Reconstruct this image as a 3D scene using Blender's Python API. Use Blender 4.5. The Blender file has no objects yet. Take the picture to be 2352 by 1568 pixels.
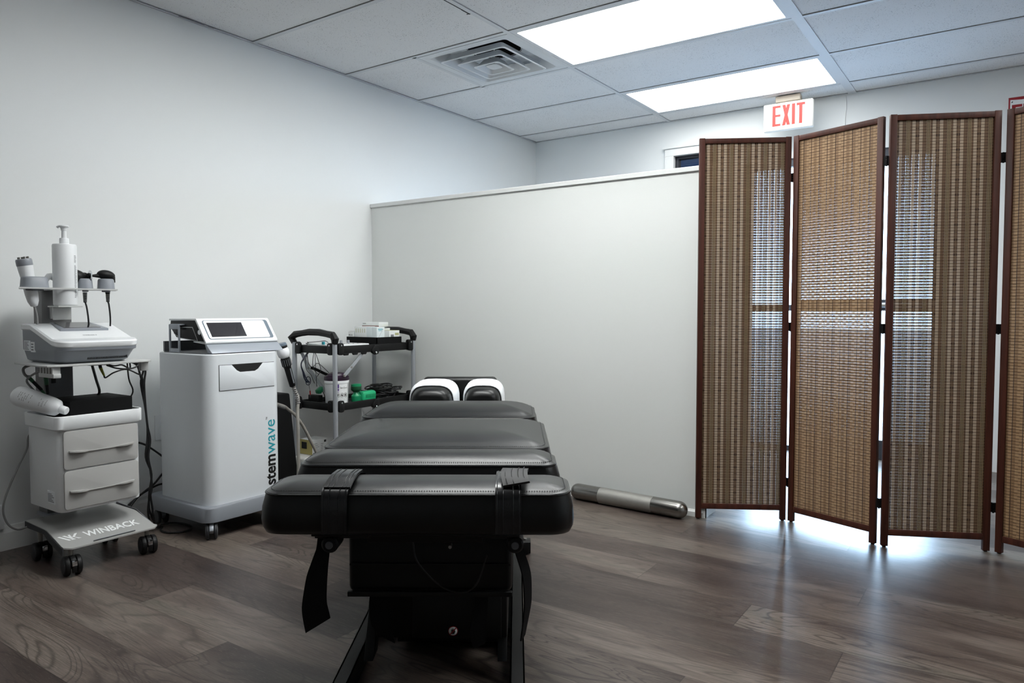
import bpy, bmesh, math, random
from mathutils import Vector, Matrix
random.seed(7)
SC = bpy.context.scene
COL = SC.collection
PI = math.pi

# ------------------------------------------------------------------ materials
def S(r, g, b, a=1.0):
    def f(c):
        c /= 255.0
        return c / 12.92 if c <= 0.04045 else ((c + 0.055) / 1.055) ** 2.4
    return (f(r), f(g), f(b), a)

MATS = {}
def mat(name, col, rough=0.5, metal=0.0, spec=0.5, coat=0.0, bump=None, mottle=None, emit=None, trans=0.0):
    """principled material; bump=(scale, strength), mottle=(scale, amount)"""
    m = bpy.data.materials.new(name); m.use_nodes = True
    nt = m.node_tree; p = nt.nodes['Principled BSDF']
    p.inputs['Base Color'].default_value = col
    p.inputs['Roughness'].default_value = rough
    p.inputs['Metallic'].default_value = metal
    p.inputs['Specular IOR Level'].default_value = spec
    p.inputs['Coat Weight'].default_value = coat
    if bump or mottle:
        tc = nt.nodes.new('ShaderNodeTexCoord')
    if mottle:
        n = nt.nodes.new('ShaderNodeTexNoise'); n.inputs['Scale'].default_value = mottle[0]; n.inputs['Detail'].default_value = 4
        nt.links.new(tc.outputs['Object'], n.inputs['Vector'])
        mx = nt.nodes.new('ShaderNodeMix'); mx.data_type = 'RGBA'
        k = 1 - mottle[1]
        mx.inputs[6].default_value = (col[0]*k, col[1]*k, col[2]*k, 1); mx.inputs[7].default_value = col
        nt.links.new(n.outputs['Fac'], mx.inputs[0]); nt.links.new(mx.outputs[2], p.inputs['Base Color'])
    if bump:
        n = nt.nodes.new('ShaderNodeTexNoise'); n.inputs['Scale'].default_value = bump[0]; n.inputs['Detail'].default_value = 3
        nt.links.new(tc.outputs['Object'], n.inputs['Vector'])
        b = nt.nodes.new('ShaderNodeBump'); b.inputs['Strength'].default_value = bump[1]; b.inputs['Distance'].default_value = 0.002
        nt.links.new(n.outputs['Fac'], b.inputs['Height']); nt.links.new(b.outputs['Normal'], p.inputs['Normal'])
    if emit:
        p.inputs['Emission Color'].default_value = emit[0]; p.inputs['Emission Strength'].default_value = emit[1]
    MATS[name] = m
    return m

class NT:
    """tiny node helper"""
    def __init__(s, m): s.m = m; s.t = m.node_tree
    def new(s, k, **kw):
        n = s.t.nodes.new(k)
        for a, v in kw.items(): setattr(n, a, v)
        return n
    def link(s, a, b): s.t.links.new(a, b)
    def math(s, op, a, b=None, c=None):
        n = s.new('ShaderNodeMath', operation=op)
        for i, v in enumerate((a, b, c)):
            if v is None: continue
            if isinstance(v, (int, float)): n.inputs[i].default_value = v
            else: s.link(v, n.inputs[i])
        return n.outputs[0]
    def comb(s, x, y, z):
        n = s.new('ShaderNodeCombineXYZ')
        for i, v in enumerate((x, y, z)):
            if isinstance(v, (int, float)): n.inputs[i].default_value = v
            else: s.link(v, n.inputs[i])
        return n.outputs[0]
    def noise(s, vec, scale, detail=4, rough=0.5, dist=0.0):
        n = s.new('ShaderNodeTexNoise'); s.link(vec, n.inputs['Vector'])
        n.inputs['Scale'].default_value = scale; n.inputs['Detail'].default_value = detail
        n.inputs['Roughness'].default_value = rough; n.inputs['Distortion'].default_value = dist
        return n.outputs['Fac']
    def ramp(s, fac, stops):
        n = s.new('ShaderNodeValToRGB'); s.link(fac, n.inputs[0])
        e = n.color_ramp.elements
        while len(e) < len(stops): e.new(0.5)
        for i, (p, c) in enumerate(stops): e[i].position = p; e[i].color = c
        return n.outputs[0]
    def mix(s, fac, a, b, blend='MIX'):
        n = s.new('ShaderNodeMix', data_type='RGBA', blend_type=blend)
        for i, v in ((0, fac), (6, a), (7, b)):
            if isinstance(v, (int, float, tuple)): n.inputs[i].default_value = v
            else: s.link(v, n.inputs[i])
        return n.outputs[2]

def floor_material():
    m = mat('vinyl_plank', S(90, 80, 74), rough=0.42, spec=0.32)
    n = NT(m); p = m.node_tree.nodes['Principled BSDF']
    tc = n.new('ShaderNodeTexCoord'); sep = n.new('ShaderNodeSeparateXYZ'); n.link(tc.outputs['Object'], sep.inputs[0])
    X, Y = sep.outputs[0], sep.outputs[1]
    W, Lp = 0.1825, 1.22
    yr = n.math('DIVIDE', n.math('SUBTRACT', Y, 1.185 - 40*W), W)
    row = n.math('FLOOR', yr); fy = n.math('FRACT', yr)
    wn = n.new('ShaderNodeTexWhiteNoise', noise_dimensions='1D'); n.link(row, wn.inputs['W'])
    off = n.math('ADD', n.math('MULTIPLY', n.math('MODULO', row, 3.0), 0.4066), n.math('MULTIPLY', wn.outputs['Value'], 0.22))
    xr = n.math('ADD', n.math('DIVIDE', n.math('ADD', X, 20 + 0.03), Lp), off)
    cell = n.math('FLOOR', xr); fx = n.math('FRACT', xr)
    wn2 = n.new('ShaderNodeTexWhiteNoise', noise_dimensions='2D'); n.link(n.comb(cell, row, 0.0), wn2.inputs['Vector'])
    r1 = wn2.outputs['Value']
    wn3 = n.new('ShaderNodeTexWhiteNoise', noise_dimensions='3D'); n.link(n.comb(cell, row, 5.0), wn3.inputs['Vector'])
    r2 = wn3.outputs['Value']
    # grain coordinates: per-plank shift
    gx = n.math('ADD', X, n.math('MULTIPLY', r1, 37.0)); gy = n.math('ADD', Y, n.math('MULTIPLY', r2, 19.0))
    broad = n.noise(n.comb(n.math('MULTIPLY', gx, 1.6), n.math('MULTIPLY', gy, 7.0), r1), 1.0, 3, 0.5, 0.6)
    # cathedral contour lines
    con = n.noise(n.comb(n.math('MULTIPLY', gx, 1.1), n.math('MULTIPLY', gy, 6.5), r2), 1.0, 2, 0.45, 0.9)
    rings = n.math('SINE', n.math('MULTIPLY', con, 110.0))
    ringm = n.math('POWER', n.math('ADD', n.math('MULTIPLY', rings, 0.5), 0.5), 6.0)
    fine = n.noise(n.comb(n.math('MULTIPLY', gx, 11.0), n.math('MULTIPLY', gy, 330.0), r1), 1.0, 3, 0.65)
    fleck = n.noise(n.comb(n.math('MULTIPLY', gx, 34.0), n.math('MULTIPLY', gy, 420.0), r2), 1.0, 2, 0.5)
    base = n.ramp(broad, [(0.28, S(68, 57, 54)), (0.45, S(98, 88, 82)), (0.58, S(120, 111, 104)), (0.75, S(100, 96, 88))])
    tone = n.ramp(r1, [(0.0, (0.40, 0.35, 0.35, 1)), (0.3, (0.66, 0.61, 0.60, 1)), (0.6, (0.98, 0.95, 0.93, 1)), (1.0, (1.16, 1.13, 1.10, 1))])
    c = n.mix(1.0, base, tone, 'MULTIPLY')
    c = n.mix(n.math('MULTIPLY', ringm, n.math('ADD', 0.34, n.math('MULTIPLY', r2, 0.50))), c, S(40, 33, 31))
    c = n.mix(n.math('MULTIPLY', n.math('SUBTRACT', 0.66, fine), 1.7), c, S(52, 44, 41))
    hl = n.math('MULTIPLY', n.math('GREATER_THAN', fleck, 0.64), 0.18)
    c = n.mix(hl, c, S(146, 137, 131))
    # seams
    ey = n.math('MINIMUM', fy, n.math('SUBTRACT', 1.0, fy)); ex = n.math('MINIMUM', fx, n.math('SUBTRACT', 1.0, fx))
    seam = n.math('MAXIMUM', n.math('LESS_THAN', ey, 0.006), n.math('LESS_THAN', ex, 0.0012))
    c = n.mix(n.math('MULTIPLY', seam, 0.55), c, S(30, 25, 24))
    n.link(c, p.inputs['Base Color'])
    b = n.new('ShaderNodeBump'); b.inputs['Strength'].default_value = 0.25; b.inputs['Distance'].default_value = 0.0015
    n.link(n.math('SUBTRACT', fine, n.math('MULTIPLY', seam, 0.8)), b.inputs['Height']); n.link(b.outputs['Normal'], p.inputs['Normal'])
    rr = n.math('ADD', 0.24, n.math('MULTIPLY', fine, 0.16)); n.link(rr, p.inputs['Roughness'])
    return m

def tile_material():
    m = mat('ceiling_tile_board', S(226, 226, 227), rough=0.95, spec=0.1)
    n = NT(m); p = m.node_tree.nodes['Principled BSDF']
    tc = n.new('ShaderNodeTexCoord')
    a = n.noise(tc.outputs['Object'], 190.0, 2, 0.6); b = n.noise(tc.outputs['Object'], 6.0, 3, 0.5)
    th = n.math('ADD', 0.655, n.math('MULTIPLY', n.math('SUBTRACT', b, 0.5), 0.18))
    hole = n.math('GREATER_THAN', a, th)
    c = n.mix(n.math('MULTIPLY', hole, 0.6), S(226, 226, 227), S(110, 110, 112))
    n.link(c, p.inputs['Base Color'])
    bp = n.new('ShaderNodeBump'); bp.inputs['Strength'].default_value = 0.5; bp.inputs['Distance'].default_value = 0.002; bp.invert = True
    n.link(hole, bp.inputs['Height']); n.link(bp.outputs['Normal'], p.inputs['Normal'])
    return m

def wood_material(name, dark, light):
    m = mat(name, dark, rough=0.5, spec=0.3)
    n = NT(m); p = m.node_tree.nodes['Principled BSDF']
    tc = n.new('ShaderNodeTexCoord'); mp = n.new('ShaderNodeMapping'); mp.inputs['Scale'].default_value = (40, 40, 3)
    n.link(tc.outputs['Object'], mp.inputs['Vector'])
    f = n.noise(mp.outputs[0], 1.0, 4, 0.6, 0.5)
    n.link(n.ramp(f, [(0.3, dark), (0.7, light)]), p.inputs['Base Color'])
    return m

def bamboo_material(name, a, b, translucent=0.35):
    m = bpy.data.materials.new(name); m.use_nodes = True
    n = NT(m); p = m.node_tree.nodes['Principled BSDF']; out = m.node_tree.nodes['Material Output']
    tc = n.new('ShaderNodeTexCoord'); mp = n.new('ShaderNodeMapping'); mp.inputs['Scale'].default_value = (6, 6, 180)
    n.link(tc.outputs['Object'], mp.inputs['Vector'])
    f = n.noise(mp.outputs[0], 1.0, 3, 0.6)
    c = n.ramp(f, [(0.3, a), (0.7, b)])
    n.link(c, p.inputs['Base Color']); p.inputs['Roughness'].default_value = 0.5; p.inputs['Specular IOR Level'].default_value = 0.35
    tr = n.new('ShaderNodeBsdfTranslucent'); n.link(c, tr.inputs['Color'])
    mx = n.new('ShaderNodeMixShader'); mx.inputs[0].default_value = translucent
    n.link(p.outputs[0], mx.inputs[1]); n.link(tr.outputs[0], mx.inputs[2]); n.link(mx.outputs[0], out.inputs['Surface'])
    MATS[name] = m
    return m

def pane_material(name, tint, gloss=0.08):
    m = bpy.data.materials.new(name); m.use_nodes = True
    n = NT(m); out = m.node_tree.nodes['Material Output']
    m.node_tree.nodes.remove(m.node_tree.nodes['Principled BSDF'])
    t = n.new('ShaderNodeBsdfTransparent'); t.inputs[0].default_value = tint
    g = n.new('ShaderNodeBsdfGlossy'); g.inputs['Roughness'].default_value = 0.02
    mx = n.new('ShaderNodeMixShader'); mx.inputs[0].default_value = gloss
    n.link(t.outputs[0], mx.inputs[1]); n.link(g.outputs[0], mx.inputs[2]); n.link(mx.outputs[0], out.inputs['Surface'])
    MATS[name] = m
    return m

def emission_material(name, col, strength):
    m = bpy.data.materials.new(name); m.use_nodes = True
    n = NT(m); out = m.node_tree.nodes['Material Output']
    m.node_tree.nodes.remove(m.node_tree.nodes['Principled BSDF'])
    e = n.new('ShaderNodeEmission'); e.inputs[0].default_value = col; e.inputs[1].default_value = strength
    n.link(e.outputs[0], out.inputs['Surface'])
    MATS[name] = m
    return m

M_FLOOR = floor_material(); M_TILE = tile_material()
M_WALL = mat('wall_paint', S(228, 230, 230), rough=0.6, spec=0.3, bump=(260, 0.06), mottle=(1.2, 0.03))
M_PART = mat('partition_paint', S(228, 230, 228), rough=0.55, spec=0.3, bump=(300, 0.05))
M_TRIM = mat('trim_paint', S(224, 225, 224), rough=0.4)
M_TEE = mat('ceiling_tee_metal', S(205, 207, 210), rough=0.5)
M_VOID = mat('plenum_dark', S(28, 28, 30), rough=0.9)
M_SOOT = mat('soot_dark', S(52, 52, 54), rough=0.95)
M_VENTW = mat('vent_white_enamel', S(208, 211, 214), rough=0.45)
M_DUCT = mat('duct_black', S(22, 22, 24), rough=0.8)
M_LAMP = emission_material('lamp_lens_light', (0.978, 1.0, 0.985, 1), 13.5)
M_FILLW = emission_material('fill_lens_weak', (0.978, 1.0, 0.985, 1), 5.0)
M_FILLB = emission_material('fill_lens_bright', (0.978, 1.0, 0.985, 1), 20.0)
M_LAMPD = emission_material('lamp_lens_dimmed', (0.978, 1.0, 0.985, 1), 8.5)
M_VINYL = mat('black_vinyl', S(11, 11.5, 12), rough=0.34, spec=0.4, bump=(420, 0.05))
M_VINYLS = mat('black_strap_vinyl', S(24, 25, 27), rough=0.27, spec=0.55, bump=(200, 0.12))
M_BLACKP = mat('black_plastic', S(12, 12, 13), rough=0.5, spec=0.3, bump=(600, 0.05))
M_BLACKM = mat('black_powder_metal', S(11, 11, 12), rough=0.45, spec=0.3)
M_BLACKF = mat('black_felt', S(16, 16, 17), rough=0.85, spec=0.2)
M_RUB = mat('dark_rubber', S(40, 41, 44), rough=0.6)
M_RUBG = mat('grey_rubber', S(88, 90, 94), rough=0.55)
M_THREAD = mat('black_thread', S(48, 50, 53), rough=0.7)
M_PAPER = mat('white_paper', S(232, 235, 238), rough=0.8)
M_STEEL = mat('brushed_steel', S(146, 144, 140), rough=0.26, metal=1.0, bump=(90, 0.05))
M_STEELB = mat('satin_steel', S(168, 166, 161), rough=0.55, metal=0.8, mottle=(30, 0.2))
M_CHROME = mat('chrome', S(215, 217, 220), rough=0.12, metal=1.0)
M_ALU = mat('grey_aluminium', S(176, 180, 186), rough=0.38, metal=0.55)
M_WHITEP = mat('white_plastic', S(226, 228, 230), rough=0.32)
M_WHITEG = mat('white_gloss_plastic', S(236, 238, 240), rough=0.2, coat=0.3)
M_CABW = mat('white_enamel', S(222, 226, 230), rough=0.28, coat=0.15)
M_GREYL = mat('light_grey_plastic', S(186, 187, 186), rough=0.45)
M_GREYM = mat('grey_plastic', S(134, 138, 145), rough=0.4)
M_GREYS = mat('silver_grey_metal', S(158, 164, 172), rough=0.38, metal=0.15)
M_DRAWER = mat('warm_grey_plastic', S(172, 171, 169), rough=0.45)
M_PLATE = mat('cart_plate_grey', S(160, 160, 158), rough=0.45)
M_COLUMN = mat('column_grey', S(112, 112, 113), rough=0.45)
M_FLAP = mat('matte_strap', S(34, 34, 36), rough=0.6)
M_GREYD = mat('dark_grey_plastic', S(92, 94, 98), rough=0.45)
M_SCREEN = mat('screen_glass', S(38, 36, 42), rough=0.18, coat=0.5)
M_SLATE = mat('slate_blue_panel', S(98, 112, 126), rough=0.4)
M_TEAL = mat('teal_print', S(32, 150, 164), rough=0.5)
M_INK = mat('black_ink', S(14, 14, 15), rough=0.5)
M_INKG = mat('grey_ink', S(120, 122, 125), rough=0.6)
M_WPRINT = mat('white_print', S(236, 238, 238), rough=0.5)
M_RED = mat('sign_red', S(212, 44, 36), rough=0.45, emit=(S(230, 40, 36), 0.04))
M_SIGNW = mat('sign_white_plastic', S(236, 234, 226), rough=0.4, emit=((1, 0.97, 0.9, 1), 0.08))
M_SIGNR = mat('sign_dark_red', S(150, 16, 28), rough=0.5)
M_BEIGE = mat('beige_plastic', S(182, 172, 158), rough=0.5)
M_BOXW = mat('white_carton', S(222, 225, 224), rough=0.6)
M_BOXB = mat('pale_blue_carton', S(212, 221, 222), rough=0.6)
M_BOXY = mat('yellow_carton', S(188, 176, 112), rough=0.65)
M_PRED = mat('brown_red_print', S(110, 42, 38), rough=0.6)
M_PYEL = mat('olive_print', S(176, 176, 128), rough=0.6)
M_PURP = mat('purple_print', S(84, 52, 138), rough=0.5)
M_PURPD = mat('dark_purple_plastic', S(46, 26, 48), rough=0.35)
M_GREEN = mat('green_plastic', S(22, 138, 92), rough=0.4)
M_GREENM = mat('mint_green_plastic', S(40, 176, 122), rough=0.4)
M_GREEND = mat('dark_green_plastic', S(20, 72, 44), rough=0.45)
M_YEL = mat('yellow_plug', S(150, 150, 46), rough=0.5)
M_CABLE = mat('black_cable', S(22, 22, 23), rough=0.42)
M_CABLEG = mat('grey_cable', S(120, 120, 120), rough=0.5)
M_HOSE = mat('grey_hose', S(142, 138, 132), rough=0.5)
M_NAVY = mat('navy_cable', S(26, 30, 52), rough=0.5)
M_FOAM = mat('white_foam', S(205, 204, 200), rough=0.9)
M_WOOD = wood_material('walnut_stain', S(56, 28, 21), S(84, 44, 32))
M_BAML = bamboo_material('bamboo_light', S(178, 156, 132), S(204, 184, 160), 0.22)
M_BAMM = bamboo_material('bamboo_brown', S(112, 86, 64), S(136, 106, 80), 0.22)
M_BAMD = bamboo_material('bamboo_dark', S(66, 46, 34), S(86, 60, 44), 0.15)
M_BAMT = bamboo_material('bamboo_tan', S(176, 142, 106), S(200, 168, 130), 0.22)
M_BAMN = bamboo_material('bamboo_nut', S(148, 116, 84), S(168, 136, 102), 0.22)
M_STRING = bamboo_material('straw_thread', S(178, 154, 116), S(196, 172, 132), 0.2)
M_STRINGD = bamboo_material('brown_thread', S(140, 116, 88), S(158, 132, 102), 0.2)
M_GLASS = pane_material('clear_door_glass', (0.86, 0.92, 0.97, 1), 0.06)
M_GLASSD = pane_material('tinted_window_glass', (0.03, 0.045, 0.07, 1), 0.10)
M_DOORF = mat('door_frame_aluminium', S(70, 72, 78), rough=0.4, metal=0.6)
M_PAVE = mat('pavement_concrete', S(150, 152, 156), rough=0.9, mottle=(2.0, 0.2))
M_BOARD = mat('outer_render', S(120, 118, 116), rough=0.9)

# ------------------------------------------------------------------ mesh building
class MB:
    def __init__(s):
        s.bm = bmesh.new(); s.mats = []
    def mi(s, m):
        if m not in s.mats: s.mats.append(m)
        return s.mats.index(m)
    def poly(s, pts, m, smooth=False):
        f = s.bm.faces.new([s.bm.verts.new(p) for p in pts]); f.material_index = s.mi(m); f.smooth = smooth
        return f
    def _finish(s, verts, m, r=0.0, seg=2, xf=None, ang=30):
        faces = set()
        for v in verts: faces.update(v.link_faces)
        faces = list(faces)
        bmesh.ops.recalc_face_normals(s.bm, faces=faces)
        idx = s.mi(m)
        for f in faces: f.material_index = idx
        if r > 0:
            es = set()
            for f in faces:
                for e in f.edges:
                    if len(e.link_faces) == 2 and e.calc_face_angle(0) > math.radians(ang): es.add(e)
            if es:
                res = bmesh.ops.bevel(s.bm, geom=list(es), offset=r, segments=seg, profile=0.5, affect='EDGES', clamp_overlap=True)
                allv = set(v for v in verts if v.is_valid)
                for f in res['faces']:
                    f.material_index = idx
                    allv.update(f.verts)
                verts = list(allv)
        if xf is not None:
            vs = set(v for v in verts if v.is_valid)
            for v in vs: v.co = xf @ v.co
        return verts
    def box(s, x0, x1, y0, y1, z0, z1, m, r=0.0, seg=2, xf=None):
        v = [s.bm.verts.new(p) for p in ((x0,y0,z0),(x1,y0,z0),(x1,y1,z0),(x0,y1,z0),(x0,y0,z1),(x1,y0,z1),(x1,y1,z1),(x0,y1,z1))]
        for q in ((0,3,2,1),(4,5,6,7),(0,1,5,4),(1,2,6,5),(2,3,7,6),(3,0,4,7)): s.bm.faces.new([v[i] for i in q])
        return s._finish(v, m, r, seg, xf)
    def prism(s, poly, a, b, m, axis='z', r=0.0, seg=2, xf=None):
        """extrude a 2D polygon; axis z: (x,y), axis y: (x,z), axis x: (y,z)"""
        def P(p, h):
            if axis == 'z': return (p[0], p[1], h)
            if axis == 'y': return (p[0], h, p[1])
            return (h, p[0], p[1])
        lo = [s.bm.verts.new(P(p, a)) for p in poly]; hi = [s.bm.verts.new(P(p, b)) for p in poly]
        n = len(poly)
        s.bm.faces.new(lo[::-1]); s.bm.faces.new(hi)
        for i in range(n): s.bm.faces.new((lo[i], lo[(i+1) % n], hi[(i+1) % n], hi[i]))
        return s._finish(lo + hi, m, r, seg, xf)
    def loft(s, rings, m, cap=(True, True), closed=True, xf=None, smooth=True):
        vr = [[s.bm.verts.new(p) for p in ring] for ring in rings]
        n = len(rings[0]); idx = s.mi(m); fs = []
        for a, b in zip(vr[:-1], vr[1:]):
            for i in range(n if closed else n - 1):
                j = (i + 1) % n
                fs.append(s.bm.faces.new((a[i], a[j], b[j], b[i])))
        if cap[0]: fs.append(s.bm.faces.new(vr[0][::-1]))
        if cap[1]: fs.append(s.bm.faces.new(vr[-1]))
        for f in fs: f.material_index = idx; f.smooth = smooth
        bmesh.ops.recalc_face_normals(s.bm, faces=fs)
        if xf is not None:
            for ring in vr:
                for v in ring: v.co = xf @ v.co
        return vr
    def lathe(s, prof, m, base=(0,0,0), axis=(0,0,1), n=24, cap=(True, True)):
        """prof: list of (radius, height)"""
        q = Vector((0,0,1)).rotation_difference(Vector(axis).normalized()).to_matrix().to_4x4()
        xf = Matrix.Translation(base) @ q
        rings = [[(max(r, 1e-5)*math.cos(2*PI*i/n), max(r, 1e-5)*math.sin(2*PI*i/n), h) for i in range(n)] for r, h in prof]
        return s.loft(rings, m, cap, xf=xf)
    def cyl(s, p0, p1, r, m, n=16, r1=None, bev=0.0):
        p0, p1 = Vector(p0), Vector(p1); L = (p1 - p0).length; r1 = r if r1 is None else r1
        if bev: prof = [(r - bev, 0), (r, bev), (r1, L - bev), (r1 - bev, L)]
        else: prof = [(r, 0), (r1, L)]
        return s.lathe(prof, m, p0, p1 - p0, n)
    def tube(s, pts, r, m, n=8, sub=5, smooth=True, radii=None):
        P = [Vector(p) for p in pts]
        if sub > 1 and len(P) > 2:
            Q = []; E = [P[0]*2 - P[1]] + P + [P[-1]*2 - P[-2]]
            for i in range(1, len(E) - 2):
                a, b, c, d = E[i-1:i+3]
                for k in range(sub):
                    t = k / sub
                    Q.append(0.5*((2*b) + (c - a)*t + (2*a - 5*b + 4*c - d)*t*t + (3*b - a - 3*c + d)*t**3))
            Q.append(P[-1]); P = Q
        rings = []; up = None
        for i, p in enumerate(P):
            d = (P[min(i+1, len(P)-1)] - P[max(i-1, 0)])
            if d.length < 1e-9: d = Vector((0, 0, 1))
            d.normalize()
            if up is None:
                up = d.orthogonal().normalized()
            up = (up - d*up.dot(d)); up = up.normalized() if up.length > 1e-6 else d.orthogonal().normalized()
            w = d.cross(up)
            rr = r if radii is None else radii[min(len(radii)-1, int(i*len(radii)/len(P)))]
            rings.append([p + up*rr*math.cos(2*PI*k/n) + w*rr*math.sin(2*PI*k/n) for k in range(n)])
        return s.loft(rings, m)
    def sphere(s, c, rx, ry, rz, m, n=20, k=12, xf=None):
        rings = []
        for i in range(k + 1):
            a = -PI/2 + PI*i/k; q = max(math.cos(a), 0.002)
            rings.append([(c[0] + rx*q*math.cos(2*PI*j/n), c[1] + ry*q*math.sin(2*PI*j/n), c[2] + rz*math.sin(a)) for j in range(n)])
        return s.loft(rings, m, xf=xf)
    def ribbon(s, pts, widths, side, th, m):
        """flat strap along pts; side = vector across (list or one)"""
        rings = []
        for i, p in enumerate(pts):
            p = Vector(p); sd = Vector(side[i] if isinstance(side, list) else side).normalized()
            d = (Vector(pts[min(i+1, len(pts)-1)]) - Vector(pts[max(i-1, 0)])).normalized()
            nn = sd.cross(d).normalized(); w = widths[i] if isinstance(widths, (list, tuple)) else widths
            rings.append([p - sd*w/2 - nn*th/2, p + sd*w/2 - nn*th/2, p + sd*w/2 + nn*th/2, p - sd*w/2 + nn*th/2])
        return s.loft(rings, m, smooth=False)
    def text(s, body, size, m, xf, depth=0.0006, offset=0.0, align='LEFT', shear=0.0, spacing=1.0, fit=None):
        """built-in vector font turned to mesh; xf maps text x,y,z; fit = wanted width"""
        cu = bpy.data.curves.new('lettering', 'FONT'); cu.body = body; cu.size = size; cu.extrude = depth/2
        cu.offset = offset; cu.shear = shear; cu.space_character = spacing; cu.resolution_u = 3
        o = bpy.data.objects.new('lettering', cu)
        me = bpy.data.meshes.new_from_object(o)
        xs = [v.co.x for v in me.vertices]
        x0, x1 = min(xs), max(xs); w = x1 - x0
        k = (fit / w) if fit else 1.0
        dx = -x0 if align == 'LEFT' else -(x0 + x1)/2
        vs = [s.bm.verts.new(xf @ Vector(((v.co.x + dx)*k, v.co.y, v.co.z))) for v in me.vertices]
        idx = s.mi(m)
        for p in me.polygons:
            try:
                f = s.bm.faces.new([vs[i] for i in p.vertices]); f.material_index = idx
            except ValueError: pass
        bpy.data.objects.remove(o); bpy.data.curves.remove(cu); bpy.data.meshes.remove(me)
        return w*k

class Boxes:
    """many plain boxes, gathered in lists and written to a mesh in one go"""
    def __init__(s): s.v = []; s.f = []; s.i = []; s.mats = []
    def box(s, x0, x1, y0, y1, z0, z1, m, xf=None):
        if m not in s.mats: s.mats.append(m)
        k = len(s.v); q = s.mats.index(m)
        p = [(x0,y0,z0),(x1,y0,z0),(x1,y1,z0),(x0,y1,z0),(x0,y0,z1),(x1,y0,z1),(x1,y1,z1),(x0,y1,z1)]
        s.v += p if xf is None else [tuple(xf @ Vector(a)) for a in p]
        for t in ((0,3,2,1),(4,5,6,7),(0,1,5,4),(1,2,6,5),(2,3,7,6),(3,0,4,7)): s.f.append([k + a for a in t]); s.i.append(q)
    def mesh(s, name):
        me = bpy.data.meshes.new(name); me.from_pydata(s.v, [], s.f)
        for m in s.mats: me.materials.append(m)
        me.polygons.foreach_set('material_index', s.i); me.update()
        return me

def rrect(cx, cy, hx, hy, r, n=6):
    r = min(r, hx*0.999, hy*0.999); pts = []
    for qx, qy, a0 in ((1,1,0),(-1,1,PI/2),(-1,-1,PI),(1,-1,1.5*PI)):
        for i in range(n + 1):
            a = a0 + (PI/2)*i/n
            pts.append((cx + qx*(hx - r) + r*math.cos(a), cy + qy*(hy - r) + r*math.sin(a)))
    return pts

ORG = {}
def root_of(o):
    while o.parent is not None: o = o.parent
    return o
def obj(name, mb, parent=None, smooth=40, world=True):
    """turn a mesh builder into ONE linked object (vertices given in world space unless world=False)"""
    me = bpy.data.meshes.new(name)
    for m in mb.mats: me.materials.append(m)
    if parent is not None:
        org = ORG.get(root_of(parent).name)
        if org is not None and world:
            for v in mb.bm.verts: v.co = v.co - org
    bmesh.ops.recalc_face_normals(mb.bm, faces=mb.bm.faces[:])
    mb.bm.to_mesh(me); mb.bm.free()
    if smooth:
        for p in me.polygons: p.use_smooth = True
        me.set_sharp_from_angle(angle=math.radians(smooth))
    o = bpy.data.objects.new(name, me); COL.objects.link(o)
    if parent is not None: o.parent = parent
    return o
def thing(name, label, cat, loc, rot=0.0, group=None, world=True):
    o = bpy.data.objects.new(name, None); COL.objects.link(o); o.empty_display_size = 0.1
    o.location = loc; o.rotation_euler = (0, 0, rot); o['label'] = label; o['category'] = cat
    if group: o['group'] = group
    if world: ORG[o.name] = Vector(loc)
    return o
def single(name, mb, label, cat, group=None, smooth=40):
    """a thing that is one mesh; its origin goes to its base"""
    vs = [v.co for v in mb.bm.verts]
    c = Vector(((min(v.x for v in vs) + max(v.x for v in vs))/2, (min(v.y for v in vs) + max(v.y for v in vs))/2, min(v.z for v in vs)))
    for v in mb.bm.verts: v.co = v.co - c
    o = obj(name, mb, None, smooth); o.location = c
    o['label'] = label; o['category'] = cat
    if group: o['group'] = group
    return o
def struct(name, mb, parent=None, smooth=0, label=None):
    o = obj(name, mb, parent, smooth)
    if parent is None: o['kind'] = 'structure'
    if label: o['label'] = label
    return o

# ------------------------------------------------------------------ the room
XL, XR, YF, YB, ZC = -3.205, 2.7, -3.4, 4.975, 2.291
YP, ZP, XP = 3.136, 1.574, -1.108        # half-height partition: front face, top, free end

b = MB(); b.box(XL - .1, XR + .1, YF - .1, YB + .1, -0.08, 0, M_FLOOR); struct('floor', b)
b = MB(); b.box(XL - .12, XL, YF - .1, YB + .1, 0, 2.6, M_WALL); struct('wall_left', b)
b = MB(); b.box(XR, XR + .12, YF - .1, YB + .1, 0, 2.6, M_WALL); struct('wall_right', b)
b = MB(); b.box(XL, XR, YF - .12, YF, 0, 2.6, M_WALL); struct('wall_front', b)
# back wall with a window opening and a glazed door opening
WX0, WX1, WZ0, WZ1 = -2.03, -1.66, 0.95, 2.05
DX0, DX1, DZ1 = -1.52, -0.34, 1.93
b = MB(); T = YB + .12
for (x0, x1, z0, z1) in ((XL, WX0, 0, 2.6), (WX0, WX1, 0, WZ0), (WX0, WX1, WZ1, 2.6), (WX1, DX0, 0, 2.6), (DX0, DX1, DZ1, 2.6), (DX1, XR, 0, 2.6)):
    b.box(x0, x1, YB, T, z0, z1, M_WALL)
struct('wall_back', b)
b = MB(); b.box(XL, XP, YP, YP + .125, 0, ZP - .022, M_PART); struct('wall_partition', b)
b = MB(); b.box(XL, XP + .004, YP - .012, YP + .137, ZP - .022, ZP, M_TRIM, r=.002); struct('trim_1', b)
b = MB()
b.box(XP - .001, XP + .003, YP - .004, YP + .03, 0, 1.2, M_TRIM); b.box(XP - .02, XP + .003, YP - .004, YP, 0, 1.2, M_TRIM)
struct('trim_2', b)
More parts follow.
